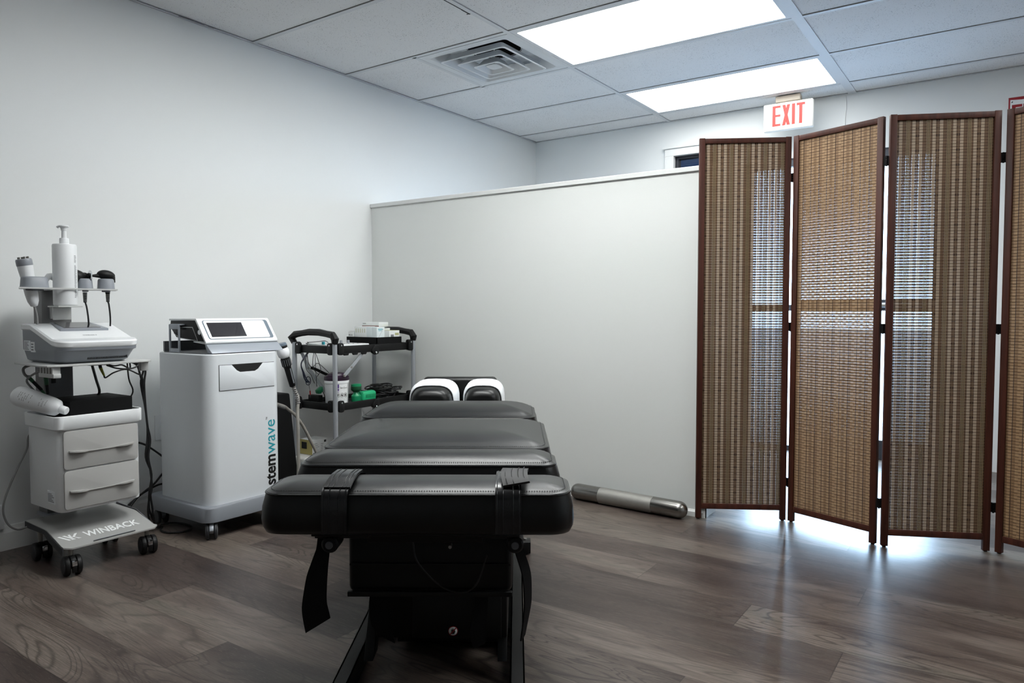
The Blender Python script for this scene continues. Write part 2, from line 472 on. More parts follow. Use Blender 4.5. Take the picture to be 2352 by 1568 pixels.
def baseboard(name, pts_axis, a, c, off, h=.094):
    b = MB()
    prof = [(0, 0), (.014, 0), (.014, h*.72), (.009, h*.86), (.006, h), (0, h)]
    if pts_axis == 'y': b.prism([(XL + p, z) for p, z in prof], a, c, M_TRIM, axis='y')
    else: b.prism([(off - p, z) for p, z in prof], a, c, M_TRIM, axis='x')
    struct(name, b)
baseboard('baseboard_left', 'y', YF, YB, 0)
baseboard('baseboard_partition', 'x', XL, XP, YP, h=.03)
baseboard('baseboard_back', 'x', XL, DX0 - .05, YB)

# window in the back wall behind the partition: white casing, dark pane
b = MB()
for (x0, x1, z0, z1, dy) in ((WX0-.055, WX0+.012, WZ0+.012, WZ1-.012, 0), (WX1-.012, WX1+.055, WZ0+.012, WZ1-.012, 0), (WX0-.055, WX1+.055, WZ1-.012, WZ1+.040, 0), (WX0-.066, WX1+.066, WZ1+.040, WZ1+.056, .012), (WX0-.06, WX1+.06, WZ0-.055, WZ0+.012, .01)):
    b.box(x0, x1, YB - .022 - dy, YB + .02, z0, z1, M_TRIM, r=.003)
wf = struct('window_1', b)
b = MB(); b.box(WX0, WX1, YB + .05, YB + .056, WZ0, WZ1, M_GLASSD); obj('pane', b, wf, 0)
b = MB()
for (x0, x1, z0, z1) in ((WX0, WX0+.03, WZ0, WZ1), (WX1-.03, WX1, WZ0, WZ1), (WX0+.03, WX1-.03, WZ1-.03, WZ1), (WX0+.03, WX1-.03, WZ0, WZ0+.03), (WX0+.03, WX1-.03, 1.48, 1.51)):
    b.box(x0, x1, YB + .03, YB + .08, z0, z1, M_DOORF)
obj('sash', b, wf, 0)
# glazed door in the back wall behind the folding screen
b = MB()
for (x0, x1, z0, z1) in ((DX0, DX0+.05, 0, DZ1), (DX1-.05, DX1, 0, DZ1), (DX0+.05, -1.20, DZ1-.05, DZ1), (-1.15, DX1-.05, DZ1-.05, DZ1), (-1.20, -1.15, 0, DZ1), (DX0+.05, -1.20, 0, .03), (-1.15, DX1-.05, 0, .12), (-1.15, DX1-.05, .93, 1.0), (DX0+.05, -1.2, .93, .97)):
    b.box(x0, x1, YB + .02, YB + .075, z0, z1, M_DOORF, r=.002)
dr = struct('door_1', b)
b = MB(); b.box(DX0, DX1, YB + .045, YB + .051, 0, DZ1, M_GLASS); obj('pane', b, dr, 0)
b = MB(); b.cyl((-1.13, YB - .02, .965), (DX1 - .02, YB - .02, .965), .014, M_STEELB); b.cyl((-1.1, YB - .02, .965), (-1.1, YB + .03, .965), .01, M_STEELB); b.cyl((DX1-.06, YB - .02, .965), (DX1-.06, YB + .03, .965), .01, M_STEELB)
obj('push_bar', b, dr, 40)
b = MB(); b.box(-30, 30, T, 40, -.12, -.02, M_PAVE); struct('pavement', b)

# ------------------------------------------------------------------ ceiling
RX = [XL, -2.059, -0.848, 0.364, 1.576, XR]                    # runners
RY = [YF, -2.63, -2.02, -1.41, -0.79, -0.17, 0.45, 1.07, 1.70, 2.319, 2.938, 3.561, 4.156, 4.736, YB]
LAMPCELLS = {(1, 6), (1, 8), (1, 10), (1, 12), (3, 8), (3, 10)}
b = MB(); TW = .012
for i in range(len(RX) - 1):
    for j in range(len(RY) - 1):
        if (i, j) in LAMPCELLS: continue
        x0, x1, y0, y1 = RX[i], RX[i+1], RY[j], RY[j+1]
        if (i, j) == (0, 10): x0, x1 = XL, -2.672                 # the rest of this cell is the air diffuser
        gx = .004 if i == 0 else 0.0
        b.box(x0 + (.016 if i == 0 else TW + .001), x1 - TW - .002, y0 + TW - .002, y1 - TW - .0032, ZC + .002, ZC + .018, M_TILE)
struct('ceiling', b)
b = MB(); b.box(XL, XR, YF, YB, ZC + .2, ZC + .22, M_VOID)
struct('ceiling_deck', b)
b = MB()
for i, x in enumerate(RX[1:-1]):
    w = .024 if x == -0.848 else TW
    b.box(x - w, x + w, YF, YB, ZC - .003, ZC + .001, M_TEE); b.box(x - .001, x + .001, YF, YB, ZC, ZC + .04, M_TEE)
for y in RY[1:-1]:
    b.box(XL, XR, y - TW, y + TW, ZC - .0025, ZC + .0005, M_TEE); b.box(XL, XR, y - .001, y + .001, ZC, ZC + .04, M_TEE)
b.box(-2.672 - TW, -2.672 + TW, 2.938, 3.561, ZC - .0025, ZC + .0005, M_TEE)
struct('trim_3', b)
b = MB()
b.box(XL, XL + .013, YF, YB, ZC - .004, ZC + .0, M_TEE); b.box(XL, XL + .002, YF, YB, ZC - .004, ZC + .022, M_TEE)
b.box(XL, XR, YB - .013, YB, ZC - .004, ZC, M_TEE)
struct('trim_4', b)
# dirty gap where the runner has opened, near the diffuser
b = MB()
for (y0, y1, w) in ((2.30, 2.42, .003), (2.43, 2.60, .0045), (2.60, 2.66, .006)):
    b.box(-2.059 - TW - w, -2.059 - TW + .001, y0, y1, ZC - .0036, ZC - .0026, M_SOOT)
b.box(-2.059 - TW - .016, -2.059 - TW + .002, 2.650, 2.656, ZC - .0036, ZC - .0026, M_SOOT)
for (y0, y1, w) in ((1.91, 1.98, .010), (1.98, 2.04, .006), (2.06, 2.09, .004)):
    b.box(XL + .012, XL + .012 + w, y0, y1, ZC - .0046, ZC - .0036, M_INKG)
struct('trim_5', b)

def ceiling_light(j, label, i=1, lens=None):
    x0, x1, y0, y1 = RX[i] + TW, RX[i+1] - .024, RY[j] + TW, RY[j+1] - TW
    t = thing('ceiling_light', label, 'ceiling light', ((x0+x1)/2, (y0+y1)/2, ZC), group='fluorescent ceiling panels')
    b = MB(); f = .022
    b.box(x0, x1, y0, y0+f, ZC - .001, ZC + .07, M_TEE); b.box(x0, x1, y1-f, y1, ZC - .001, ZC + .07, M_TEE)
    b.box(x0, x0+f, y0+f, y1-f, ZC - .001, ZC + .07, M_TEE); b.box(x1-f, x1, y0+f, y1-f, ZC - .001, ZC + .07, M_TEE)
    b.box(x0, x1, y0, y1, ZC + .07, ZC + .075, M_TEE)
    obj('frame', b, t, 0)
    b = MB(); b.box(x0+f, x1-f, y0+f, y1-f, ZC + .002, ZC + .008, lens or M_LAMP); obj('diffuser', b, t, 0)
ceiling_light(10, 'large glowing white ceiling light panel beside the square air diffuser')
ceiling_light(8, 'added ceiling light panel out of view over the treatment table', lens=M_FILLB)  # unseen panel, added to brighten the front of the room
ceiling_light(6, 'added dim fill panel in the ceiling nearest the camera, out of view', lens=M_FILLW)  # unseen weak fill, added to lift the near left side
ceiling_light(12, 'glowing white ceiling light panel directly above the EXIT sign', lens=M_LAMPD)
ceiling_light(8, 'added ceiling fill panel out of view right of the table light', i=3, lens=M_LAMPD)  # unseen panel added to raise the ambient light
ceiling_light(10, 'added ceiling fill panel out of view right of the folding screen', i=3, lens=M_LAMPD)  # second unseen panel on the right, also added for ambient light

# square ceiling air diffuser
VX0, VX1, VY0, VY1 = -2.660, -2.071, 2.950, 3.549
cx, cy = (VX0+VX1)/2, (VY0+VY1)/2
t = thing('air_diffuser', 'square white louvred air vent with a dark round duct in the ceiling', 'air vent', (cx, cy, ZC))
b = MB()
def sq(h, z): return [(cx-h, cy-h, z), (cx+h, cy-h, z), (cx+h, cy+h, z), (cx-h, cy+h, z)]
def sqr(h, z, r=.02): return [(p[0], p[1], z) for p in rrect(cx, cy, h, h, r, 4)]
b.loft([sqr(.294, ZC + .004, .002), sqr(.294, ZC - .002, .002), sqr(.252, ZC - .003, .02), sqr(.244, ZC + .004, .03), sqr(.215, ZC + .055, .05), sqr(.175, ZC + .076, .12)], M_VENTW, cap=(False, False), smooth=False)
obj('frame', b, t, 30)
b = MB(); b.lathe([(.152, 0), (.150, .02), (.150, .14)], M_DUCT, (cx, cy, ZC + .074), n=32, cap=(False, True)); b.loft([sqr(.176, ZC + .0755, .12), sqr(.148, ZC + .078, .147)], M_VENTW, cap=(False, False))
obj('duct', b, t, 40)
for h, zo in ((.212, -.016), (.148, -.023), (.084, -.030)):
    b = MB(); z = ZC - .004 + zo
    b.loft([sqr(h, z + .003), sqr(h, z), sqr(h - .010, z), sqr(h - .040, z + .040, .015), sqr(h - .038, z + .043, .015), sqr(h - .008, z + .004)], M_VENTW, cap=(False, False), smooth=False)
    obj('louvre', b, t, 30)
b = MB(); b.loft([sqr(.036, ZC - .020), sqr(.038, ZC - .024), sqr(.02, ZC - .030, .01)], M_VENTW, smooth=False); b.cyl((cx, cy, ZC - .022), (cx, cy, ZC + .075), .004, M_VENTW, 8)
obj('center_plate', b, t, 30)

# EXIT sign hung below the ceiling
EX0, EX1, EZ0, EZ1, EY = -1.374, -1.066, 2.100, 2.280, 4.78
kx = EY/4.9
EX0, EX1 = EX0*kx, EX1*kx; EZ0, EZ1 = .932 + (2.104-.932)*kx, .932 + (2.281-.932)*kx
t = thing('exit_sign', 'white EXIT sign with red letters hung below the ceiling', 'exit sign', ((EX0+EX1)/2, EY, EZ0))
b = MB(); b.box(EX0, EX1, EY, EY + .042, EZ0, EZ1, M_SIGNW, r=.008, seg=3); obj('housing', b, t, 40)
b = MB(); W = EX1 - EX0; H = EZ1 - EZ0
def stroke(b, p, q, w, m, y, th=.0012):
    """a letter stroke with flat horizontal ends: parallelogram in XZ"""
    poly = [(p[0]-w/2, p[1]), (p[0]+w/2, p[1]), (q[0]+w/2, q[1]), (q[0]-w/2, q[1])]
    b.prism(poly, y - th, y, m, axis='y')
def rect(b, x0, x1, z0, z1, m, y, th=.0012): b.box(x0, x1, y - th, y, z0, z1, m)
zb, zt = EZ0 + H*.16, EZ0 + H*.90; sw = W*.064; y = EY + .0002
x = EX0 + W*.19
rect(b, x, x+sw, zb, zt, M_RED, y)
for z in (zb, (zb+zt)/2 - sw*.3, zt - sw*.72): rect(b, x+sw, x+W*.165, z, z+sw*.72, M_RED, y)
x = EX0 + W*.39
stroke(b, (x+sw/2, zb), (x+W*.16-sw/2, zt), sw, M_RED, y); stroke(b, (x+W*.16-sw/2, zb), (x+sw/2, zt), sw, M_RED, y + .0006)
x = EX0 + W*.585; rect(b, x, x+sw, zb, zt, M_RED, y)
x = EX0 + W*.68; rect(b, x, x+W*.165, zt-sw*.8, zt, M_RED, y); rect(b, x+W*.0825-sw/2, x+W*.0825+sw/2, zb, zt-sw*.8, M_RED, y)
obj('lettering', b, t, 0)['label'] = 'red EXIT letters'
b = MB(); ec = (EX0+EX1)/2
b.box(ec - .075, ec + .075, EY - .006, EY + .05, EZ1 + .002, ZC - .003, M_BEIGE, r=.004); b.box(ec - .05, ec + .05, EY + .008, EY + .034, EZ1 - .002, EZ1 + .004, M_SIGNW)
obj('ceiling_mount', b, t, 40)

# fire extinguisher sign high on the back wall
t = thing('fire_sign', 'red and white FIRE sign on the back wall above the folding screen', 'sign', (.08, YB, 1.9))
b = MB(); b.box(-.040, .21, YB - .004, YB - .0005, 1.86, 2.125, M_SIGNR); obj('backing', b, t, 0)
b = MB(); b.prism([(-.032, 1.875), (.2, 1.875), (.2, 2.112), (.02, 2.108), (-.032, 2.112)], YB - .0052, YB - .004, M_WPRINT, axis='y'); obj('panel', b, t, 0)
b = MB(); b.text('FIRE', .100, M_SIGNR, Matrix(((1,0,0,-.024),(0,0,-1,YB-.0056),(0,1,0,2.012),(0,0,0,1))), offset=.003, fit=.2)
b.text('EXTINGUISHER', .03, M_SIGNR, Matrix(((1,0,0,-.022),(0,0,-1,YB-.0056),(0,1,0,1.965),(0,0,0,1))), offset=.0006, fit=.2)
b.prism([(-.027, 2.094), (-.021, 2.0965), (-.019, 2.1035), (-.025, 2.102)], YB - .0062, YB - .0052, M_INK, axis='y'); obj('lettering', b, t, 0)
# thin wire stapled down the back wall
b = MB(); b.tube([(-.887, YB - .003, 2.285), (-.883, YB - .003, 2.2), (-.889, YB - .003, 2.1), (-.885, YB - .003, 1.7)], .0022, M_TRIM, n=6); single('wire', b, 'thin white wire running down the back wall right of the EXIT sign', 'wire')

# ------------------------------------------------------------------ folding screen
FOOT = [((-1.142, 3.103), (-.806, 3.296)), ((-.790, 3.297), (-.420, 3.157)), ((-.402, 3.148), (-.049, 3.318)), ((-.027, 3.318), (.335, 3.165))]
PWID, PH = .392, 1.685
SW_, ST = .024, .019
def weave_mesh(back):
    """woven bamboo: rows of flat canes with recessed dark wefts between them; back = the paler reverse face"""
    b = Boxes(); u0, u1 = SW_ - .004, PWID - SW_ + .004; z0, z1 = .062, PH - .008; pitch = .0114
    if back: period = [(.0100, 'T'), (.0026, 'S'), (.0110, 'T'), (.0120, 'N'), (.0112, 'T'), (.0026, 'S'), (.0116, 'N'), (.0115, 'T')]
    else: period = [(.0127, 'C'), (.0093, 'D'), (.0116, 'L'), (.0139, 'E'), (.0116, 'L'), (.0134, 'D')]
    cols = []; u = u0; k = 3
    while u < u1 - .001:
        w, c = period[k % len(period)]; w = min(w, u1 - u); cols.append((u, u + w, c, k)); u += w; k += 1
    M = {'C': M_BAMD, 'D': M_BAMM, 'E': M_BAMM, 'L': M_BAML, 'T': M_BAMT, 'N': M_BAMN, 'S': M_BAMD}
    D = {'C': 0, 'D': .0002, 'E': .0001, 'L': .0006, 'T': .0005, 'N': .0002, 'S': 0}
    for r in range(int((z1 - z0)/pitch)):
        za = z0 + r*pitch; gap = random.choice((-.0001, -.0001, -.0001, .00002, .00002, .00003, .00006))
        hw = .0019                                   # dark weft line
        for wz, wh in ((za, hw),):
            b.box(u0, u1, -.0001, .0003, wz + gap, wz + wh + .0001, M_BAMD)
        for (a, c_, kind, k) in cols:
            d = D[kind]; m = M[kind]
            if back and (k + r) % 2 == 0:            # brick-like stagger on the reverse face
                zs = ((za + hw, za + pitch - .0036), (za + pitch - .0034, za + pitch))
            else:
                zs = ((za + hw, za + hw + .0031), (za + hw + .0033, za + hw + .0062), (za + hw + .0064, za + pitch))
            for q, (lo, hi) in enumerate(zs):
                mm = m
                if back and (k + r) % 2 == 0 and q == 1: mm = M_BAMN if kind == 'T' else m
                if kind == 'E' and (r*7 + q) % 5 == 0: mm = M_BAMD
                b.box(a + .0002, c_ - .0002, -.0006 - d, .0002, lo, hi, mm)
            if kind == 'C':
                for zz in (za + .0004, za + .0058): b.box(a + .0008, c_ - .0008, -.0030, -.0022, zz, zz + .0011, M_STRING)
    for (a, c_, kind, k) in cols:
        if kind == 'C':
            for f in (.07, .5, .93):
                x = a + (c_ - a)*f; b.box(x - .0006, x + .0006, -.0034, -.0026, z0, z1, M_STRING)
        if kind == 'E': b.box((a + c_)/2 - .0005, (a + c_)/2 + .0005, -.0024, -.0016, z0, z1, M_STRINGD)
    return b.mesh('woven_panel')
WEAVE = (weave_mesh(False), weave_mesh(True))
t = thing('folding_screen', 'dark wood four-panel folding screen with woven bamboo panels', 'folding screen', (-.42, 3.22, 0), world=True)
for pi, (a, c) in enumerate(FOOT):
    a, c = Vector((a[0], a[1], 0)), Vector((c[0], c[1], 0)); d = (c - a); mid = (a + c)/2; d.normalize()
    a = mid - d*PWID/2; nrm = Vector((-d.y, d.x, 0))        # away from the camera
    xf = Matrix(((d.x, nrm.x, 0, a.x), (d.y, nrm.y, 0, a.y), (0, 0, 1, 0), (0, 0, 0, 1)))
    for u in (0, PWID - SW_):
        b = MB(); b.box(u, u + SW_, -ST/2, ST/2, .004, PH, M_WOOD, r=.0012, xf=xf); b.cyl(xf @ Vector((u + SW_/2, 0, 0)), xf @ Vector((u + SW_/2, 0, .006)), .007, M_BLACKP, 10)
        obj('stile', b, t, 40)
    for z0, z1, nm in ((PH - .0235, PH - .0015, 'top_rail'), (.046, .070, 'bottom_rail')):
        b = MB(); b.box(SW_, PWID - SW_, -ST/2 + .001, ST/2 - .001, z0, z1, M_WOOD, r=.0015, xf=xf); obj(nm, b, t, 40)
    w = bpy.data.objects.new('woven_panel', WEAVE[pi % 2]); COL.objects.link(w); w.parent = t
    w.matrix_local = Matrix.Translation(-Vector(t.location)) @ xf
# hinges between the panels
for pi in range(3):
    p = (Vector((*FOOT[pi][1], 0)) + Vector((*FOOT[pi+1][0], 0)))/2
    s = 1 if pi % 2 == 0 else -1
    for z in (.17, .86, 1.51):
        b = MB()
        yy = p.y + (-.006 if pi == 1 else .008)
        for k in range(4): b.cyl((p.x, yy, z - .020 + k*.0105), (p.x, yy, z - .0115 + k*.0105), .0036, M_BLACKM, 10)
        b.box(p.x - .010, p.x + .010, yy + .002, yy + .004, z - .018, z + .020, M_BLACKM)
        obj('hinge', b, t, 40)

# ------------------------------------------------------------------ steel bar on the floor
P0, P1 = Vector((-1.776, 3.093, .039)), Vector((-1.165, 3.057, .039))
ax = (P1 - P0); L = ax.length
t = thing('steel_roller', 'stainless steel roller bar lying on the floor along the white partition', 'roller', ((P0.x+P1.x)/2, (P0.y+P1.y)/2, 0))
b = MB(); R_ = .0385
prof = [(R_*math.sin(a*PI/16), R_ - R_*math.cos(a*PI/16)) for a in range(9)] + [(R_, L*.27)]
b.lathe(prof, M_STEEL, P0, ax, 28)
obj('end_cap', b, t, 50)
b = MB(); b.lathe(prof, M_STEEL, P1, -ax, 28); obj('end_cap', b, t, 50)
b = MB(); d = ax.normalized(); b.lathe([(R_ - .001, 0), (R_ + .0005, .001), (R_ + .0005, L*.46 - .001), (R_ - .001, L*.46)], M_STEELB, P0 + d*L*.27, ax, 28); obj('sleeve', b, t, 50)['label'] = 'matt grey middle sleeve'

# ------------------------------------------------------------------ treatment table (local frame: x right, y away, z up)
TH = math.radians(34.3)
S0, T0 = -.157, 2.25
org = Vector((-1.4374, 1.7380, 0))
TT = thing('treatment_table', 'black vinyl chiropractic table with stepped cushions and ankle straps', 'treatment table', org, TH, world=False)
def tobj(name, b, parent=None, smooth=40): return obj(name, b, parent or TT, smooth, world=False)

def cushion(name, x0, x1, t0, t1, zb, zs, zc, rc, lean=.0, crown=.05):
    """upholstered pad: t along the table; zs seam height, zc crown height"""
    y0, y1 = t0 - T0, t1 - T0
    cx, cy, hx, hy = (x0+x1)/2, (y0+y1)/2, (x1-x0)/2, (y1-y0)/2
    b = MB(); rings = []
    def R(ins, z, rr=None): rings.append([(p[0], p[1], z) for p in rrect(cx, cy, hx-ins, hy-ins, max(rc-ins*.6, .012), 9)])
    H = zs - zb
    R(.022, zb); R(.008, zb + .005); R(.002, zb + .018); R(0.0, zb + H*.35); R(.001+lean*.3, zb + H*.65); R(.005+lean, zs - .008)
    R(.008+lean, zs - .0025); R(.0075+lean, zs); R(.0105+lean, zs + .0005)
    m = min(hy*.96, crown + .09) - .0105 - lean
    for k in range(1, 8):
        a = k/7.0
        R(.0105 + lean + m*a*.92, zs + .0005 + (zc - zs)*math.sin(a*PI/2)**.75)
    b.loft(rings, M_VINYL)
    o = tobj(name, b, smooth=55)
    # welt along the seam and the row of stitches above it
    b = MB(); pts = [Vector((p[0], p[1], zs - .003)) for p in rrect(cx, cy, hx-.0065-lean, hy-.0065-lean, max(rc-.006, .012), 9)]
    n = len(pts); r = .0026; rr = []
    for i, p in enumerate(pts):
        d = (pts[(i+1) % n] - pts[i-1]); d.z = 0; d.normalize(); w = Vector((d.y, -d.x, 0))
        rr.append([p + w*r*math.cos(2*PI*k/6) + Vector((0, 0, r*math.sin(2*PI*k/6))) for k in range(6)])
    rr.append(rr[0]); b.loft(rr, M_VINYLS, cap=(False, False)); tobj('welt', b, o, 60)
    b = Boxes(); ins = .006; zz = zs + .0005 + (zc - zs)*math.sin(min(1, ins/m/.92)*PI/2)**.75
    pts = [Vector((p[0], p[1], zz + .0006)) for p in rrect(cx, cy, hx-.0105-lean-ins, hy-.0105-lean-ins, max(rc-.012, .012), 9)]
    step = .0056; acc = 0
    for i in range(len(pts)):
        p, q = pts[i], pts[(i+1) % len(pts)]; L = (q-p).length; d = (q-p).normalized()
        while acc < L:
            c = p + d*acc; a = math.atan2(d.y, d.x)
            b.box(-.0017, .0017, -.0004, .0004, -.0004, .0006, M_THREAD, xf=Matrix.Translation(c) @ Matrix.Rotation(a, 4, 'Z')); acc += step
        acc -= L
    so = bpy.data.objects.new('stitching', b.mesh('stitching')); COL.objects.link(so); so.parent = o
    return o
HW = .333
c1 = cushion('foot_cushion', -.359, .336, 1.545, 1.735, .440, .5335, .549, .048, .003, .03)
c2 = cushion('thigh_cushion', -.374, .325, 1.843, 2.035, .440, .531, .5535, .045, .007, .03)
c3 = cushion('pelvic_cushion', -.378, .317, 2.085, 2.625, .435, .528, .5585, .055, .007, .10)
c4 = cushion('chest_cushion', -.395, .293, 2.690, 3.060, .435, .528, .566, .055, .007, .10)
for (a, c_, nm) in ((1.57, 1.71, 'foot_board'), (1.86, 2.02, 'thigh_board'), (2.12, 2.60, 'pelvic_board'), (2.72, 3.03, 'chest_board')):
    b = MB(); zt_ = .440 if a < 2.05 else .435; b.box(-.245, .215, a - T0, c_ - T0, zt_ - .006, zt_, M_BLACKM, r=.002); tobj(nm, b)

# head rest: two domed pads with white paper over them, black back bar
def arch(x0, x1, zb, zt, y, k=1.0, grow=0.0):
    cx, h = (x0+x1)/2, (x1-x0)/2*k + grow; pts = []
    H = (zt - zb)*k + grow
    for i in range(17):
        a = PI - PI*i/16; ca, sa = math.cos(a), math.sin(a)
        pts.append((cx + h*math.copysign(abs(ca)**.62, ca), y, zb + H*abs(sa)**.55))
    return pts
for (x0, x1) in ((-.270, -.060), (-.030, .150)):
    b = MB(); zb, zt = .500, .612
    ks = ((3.085, .56), (3.092, .73), (3.112, .83), (3.16, .875), (3.20, .965), (3.24, 1.0), (3.34, 1.0), (3.40, .95), (3.43, .85))
    b.loft([arch(x0, x1, zb, zt, t_ - T0, k) for t_, k in ks], M_VINYL)
    hp = tobj('face_cushion', b, smooth=60)
    b = MB(); rings = []
    for t_, k in ((3.165, .89), (3.20, .965), (3.24, 1.0), (3.345, 1.0)):
        rings.append(arch(x0, x1, zb + .004, zt, t_ - T0, k, .0035))
    b.loft(rings, M_PAPER, cap=(False, False), closed=False); b.loft([[(p[0], p[1], p[2]) for p in arch(x0, x1, zb + .004, zt, t_ - T0, k, .0015)] for t_, k in ((3.345, 1.0), (3.24, 1.0), (3.20, .965), (3.165, .89))], M_PAPER, cap=(False, False), closed=False)
    tobj('paper_cover', b, hp, 60)['label'] = 'white paper band over the face cushion'
b = MB(); b.box(-.235, .115, 3.395 - T0, 3.455 - T0, .50, .617, M_VINYL, r=.02, seg=3); b.box(-.17, .06, 3.10 - T0, 3.44 - T0, .478, .500, M_BLACKM, r=.003); b.box(-.085, -.025, 2.95 - T0, 3.3 - T0, .43, .478, M_BLACKM, r=.003)
tobj('headrest_frame', b)

# chassis
b = MB(); b.box(-.185, .198, 1.66 - T0, 2.88 - T0, .274, .415, M_BLACKM, r=.014, seg=3); ch = tobj('housing', b)
b = MB(); b.box(-.185, .198, 1.648 - T0, 1.662 - T0, .268, .280, M_BLACKM, r=.002); b.box(-.18, .194, 1.654 - T0, 1.66 - T0, .34, .344, M_BLACKM); tobj('lip', b, ch)
b = MB(); b.cyl((.055, 1.64 - T0, .388), (.055, 1.662 - T0, .388), .004, M_STEELB, 10); tobj('bolt', b, ch)
b = MB(); b.box(-.150, .185, 1.80 - T0, 2.75 - T0, .10, .274, M_BLACKM, r=.006); b.box(-.055, .17, 1.79 - T0, 1.80 - T0, .105, .215, M_BLACKM, r=.002); ped = tobj('pedestal', b)
b = MB(); q = Matrix.Translation((.048, 1.7885 - T0, .125)); b.lathe([(.0125, 0), (.0125, .0012)], M_SIGNR, q.translation, (0, -1, 0), 24); b.lathe([(.0108, 0), (.0108, .0016)], M_WPRINT, q.translation, (0, -1, 0), 24)
hp_ = [(-.004, -.007), (.003, -.007), (.006, -.001), (.0045, .004), (.003, .0008), (.0022, .0075), (.0006, .002), (-.0008, .008), (-.0022, .002), (-.004, .0065), (-.0042, .0)]
b.prism([(.048 + x, .125 + z) for x, z in hp_], 1.7862 - T0, 1.7870 - T0, M_INK, axis='y')
b.box(-.0012, .0012, -.0003, .0003, -.011, .011, M_SIGNR, xf=Matrix.Translation((.048, 1.7858 - T0, .125)) @ Matrix.Rotation(.75, 4, 'Y'))
tobj('warning_sticker', b, ped, 0)['label'] = 'round keep-hands-off sticker'
b = MB(); b.cyl((.098, 1.784 - T0, .135), (.098, 1.79 - T0, .135), .004, M_STEELB, 10); tobj('bolt', b, ped)
b = MB(); b.box(-.12, .185, 1.95 - T0, 2.6 - T0, .02, .10, M_BLACKM, r=.004); tobj('motor_base', b)
b = MB(); b.box(-.188, .190, 2.04 - T0, 2.70 - T0, .008, .020, M_BLACKM); tobj('shade_plate', b)  # black plate added to stand in for the shade under the table
# base rails: U channels along the floor, with cross feet
for (x0, x1) in ((-.226, -.190), (.192, .228)):
    b = MB(); y0, y1 = 1.60 - T0, 2.86 - T0; w = .004
    b.box(x0, x1, y0, y1, .052, .056, M_BLACKM); b.box(x0, x0+w, y0, y1, .0, .056, M_BLACKM); b.box(x1-w, x1, y0, y1, 0, .056, M_BLACKM)
    b.box(x0, x1, y0, y0+w, 0, .056, M_BLACKM)
    tobj('base_rail', b)
for (yy, x0, x1) in ((2.745, -.262, .262), (1.58, -.30, .30)):
    b = MB(); b.box(x0, x1, yy - .03 - T0, yy + .03 - T0, .006, .050, M_BLACKM, r=.003)
    for x in (x0 + .03, x1 - .03): b.cyl((x, yy - T0, 0), (x, yy - T0, .007), .02, M_RUB, 14)
    for x in (x0 + .02, x1 - .02): b.cyl((x, yy - T0, .05), (x, yy - T0, .056), .006, M_STEELB, 8)
    if yy > 2: tobj('cross_foot', b)
    else: b.bm.free()
# lift arms between base and housing
for x in (-.165, .172):
    b = MB(); b.prism([(1.78 - T0, .05), (1.84 - T0, .05), (2.0 - T0, .28), (1.93 - T0, .28)], x - .012, x + .012, M_BLACKM, axis='x', r=.002); tobj('lift_arm', b)
# hinge bracket and knobs under the foot cushion
b = MB(); b.box(-.240, -.12, 1.58 - T0, 1.70 - T0, .427, .440, M_BLACKM, r=.002); b.box(.12, .215, 1.58 - T0, 1.70 - T0, .427, .440, M_BLACKM, r=.002); b.box(-.13, .13, 1.62 - T0, 1.68 - T0, .405, .438, M_BLACKM, r=.002); tobj('foot_bracket', b)
for x in (-.205, .205):
    b = MB(); b.cyl((x, 1.572 - T0, .415), (x, 1.63 - T0, .415), .019, M_BLACKP, 20, bev=.004); b.cyl((x, 1.568 - T0, .415), (x, 1.573 - T0, .415), .0085, M_GREYD, 14); tobj('knob', b)
b = MB(); b.cyl((.255, 1.63 - T0, .436), (.275, 1.63 - T0, .436), .012, M_BLACKP, 14); b.cyl((.265, 1.62 - T0, .434), (.265, 1.62 - T0, .44), .012, M_BLACKP, 14); tobj('bumper', b)
# ankle straps: band around the foot cushion plus a hanging tail
def strap(x, flap_dir, lift):
    w = .056
    f, bk = 1.541 - T0, 1.739 - T0
    path = [(x, f - .001, .45), (x, f - .003, .49), (x, f, .522), (x, f + .006, .538), (x, f + .022, .549), (x, f + .05, .5535), (x, f + .09, .556 + lift), (x, f + .14, .552 + lift*.5), (x, bk - .005, .540), (x, bk + .004, .50), (x, bk + .002, .452)]
    b = MB(); b.ribbon(path, w, (1, 0, 0), .0035, M_VINYLS)
    for dx in (-.024, -.011, .011, .024):     # ridges stitched along the strap
        b.tube([(p[0] + dx, p[1] - (.002 if i < 4 else 0), p[2] + (.002 if i >= 3 else 0)) for i, p in enumerate(path[:8])], .0011, M_VINYLS, n=5, sub=2)
    st = tobj('ankle_strap', b, smooth=60)
    b = MB()
    if flap_dir < 0:
        pts = [(x + .004, f + .012, .547), (x + .007, f + .03, .558), (x + .010, f + .06, .566), (x + .013, f + .10, .566)]
        b.ribbon(pts, [w*1.02]*4, (1, 0, 0), .005, M_VINYLS)
        for dx in (-.02, -.008, .012, .02): b.tube([(p[0] + dx, p[1], p[2] + .003) for p in pts], .0010, M_VINYLS, n=5, sub=2)
    else:
        pts = [(x + .016, f + .085, .572), (x + .013, f + .06, .573), (x + .013, f + .03, .567), (x + .018, f + .010, .556)]
        sd = [Vector((1, 0, -.02)), Vector((1, 0, .02)), Vector((1, 0, .06)), Vector((1, -.1, .20))]
        b.ribbon(pts, [w*1.05]*4, sd, .006, M_FLAP)
        for dx in (-.02, -.006, .008, .02): b.tube([(p[0] + dx, p[1], p[2] + .0035 + dx*.1) for p in pts], .0010, M_FLAP, n=5, sub=2)
    tobj('flap', b, st, 60)
strap(-.186, -1, .002); strap(.190, 1, .004)
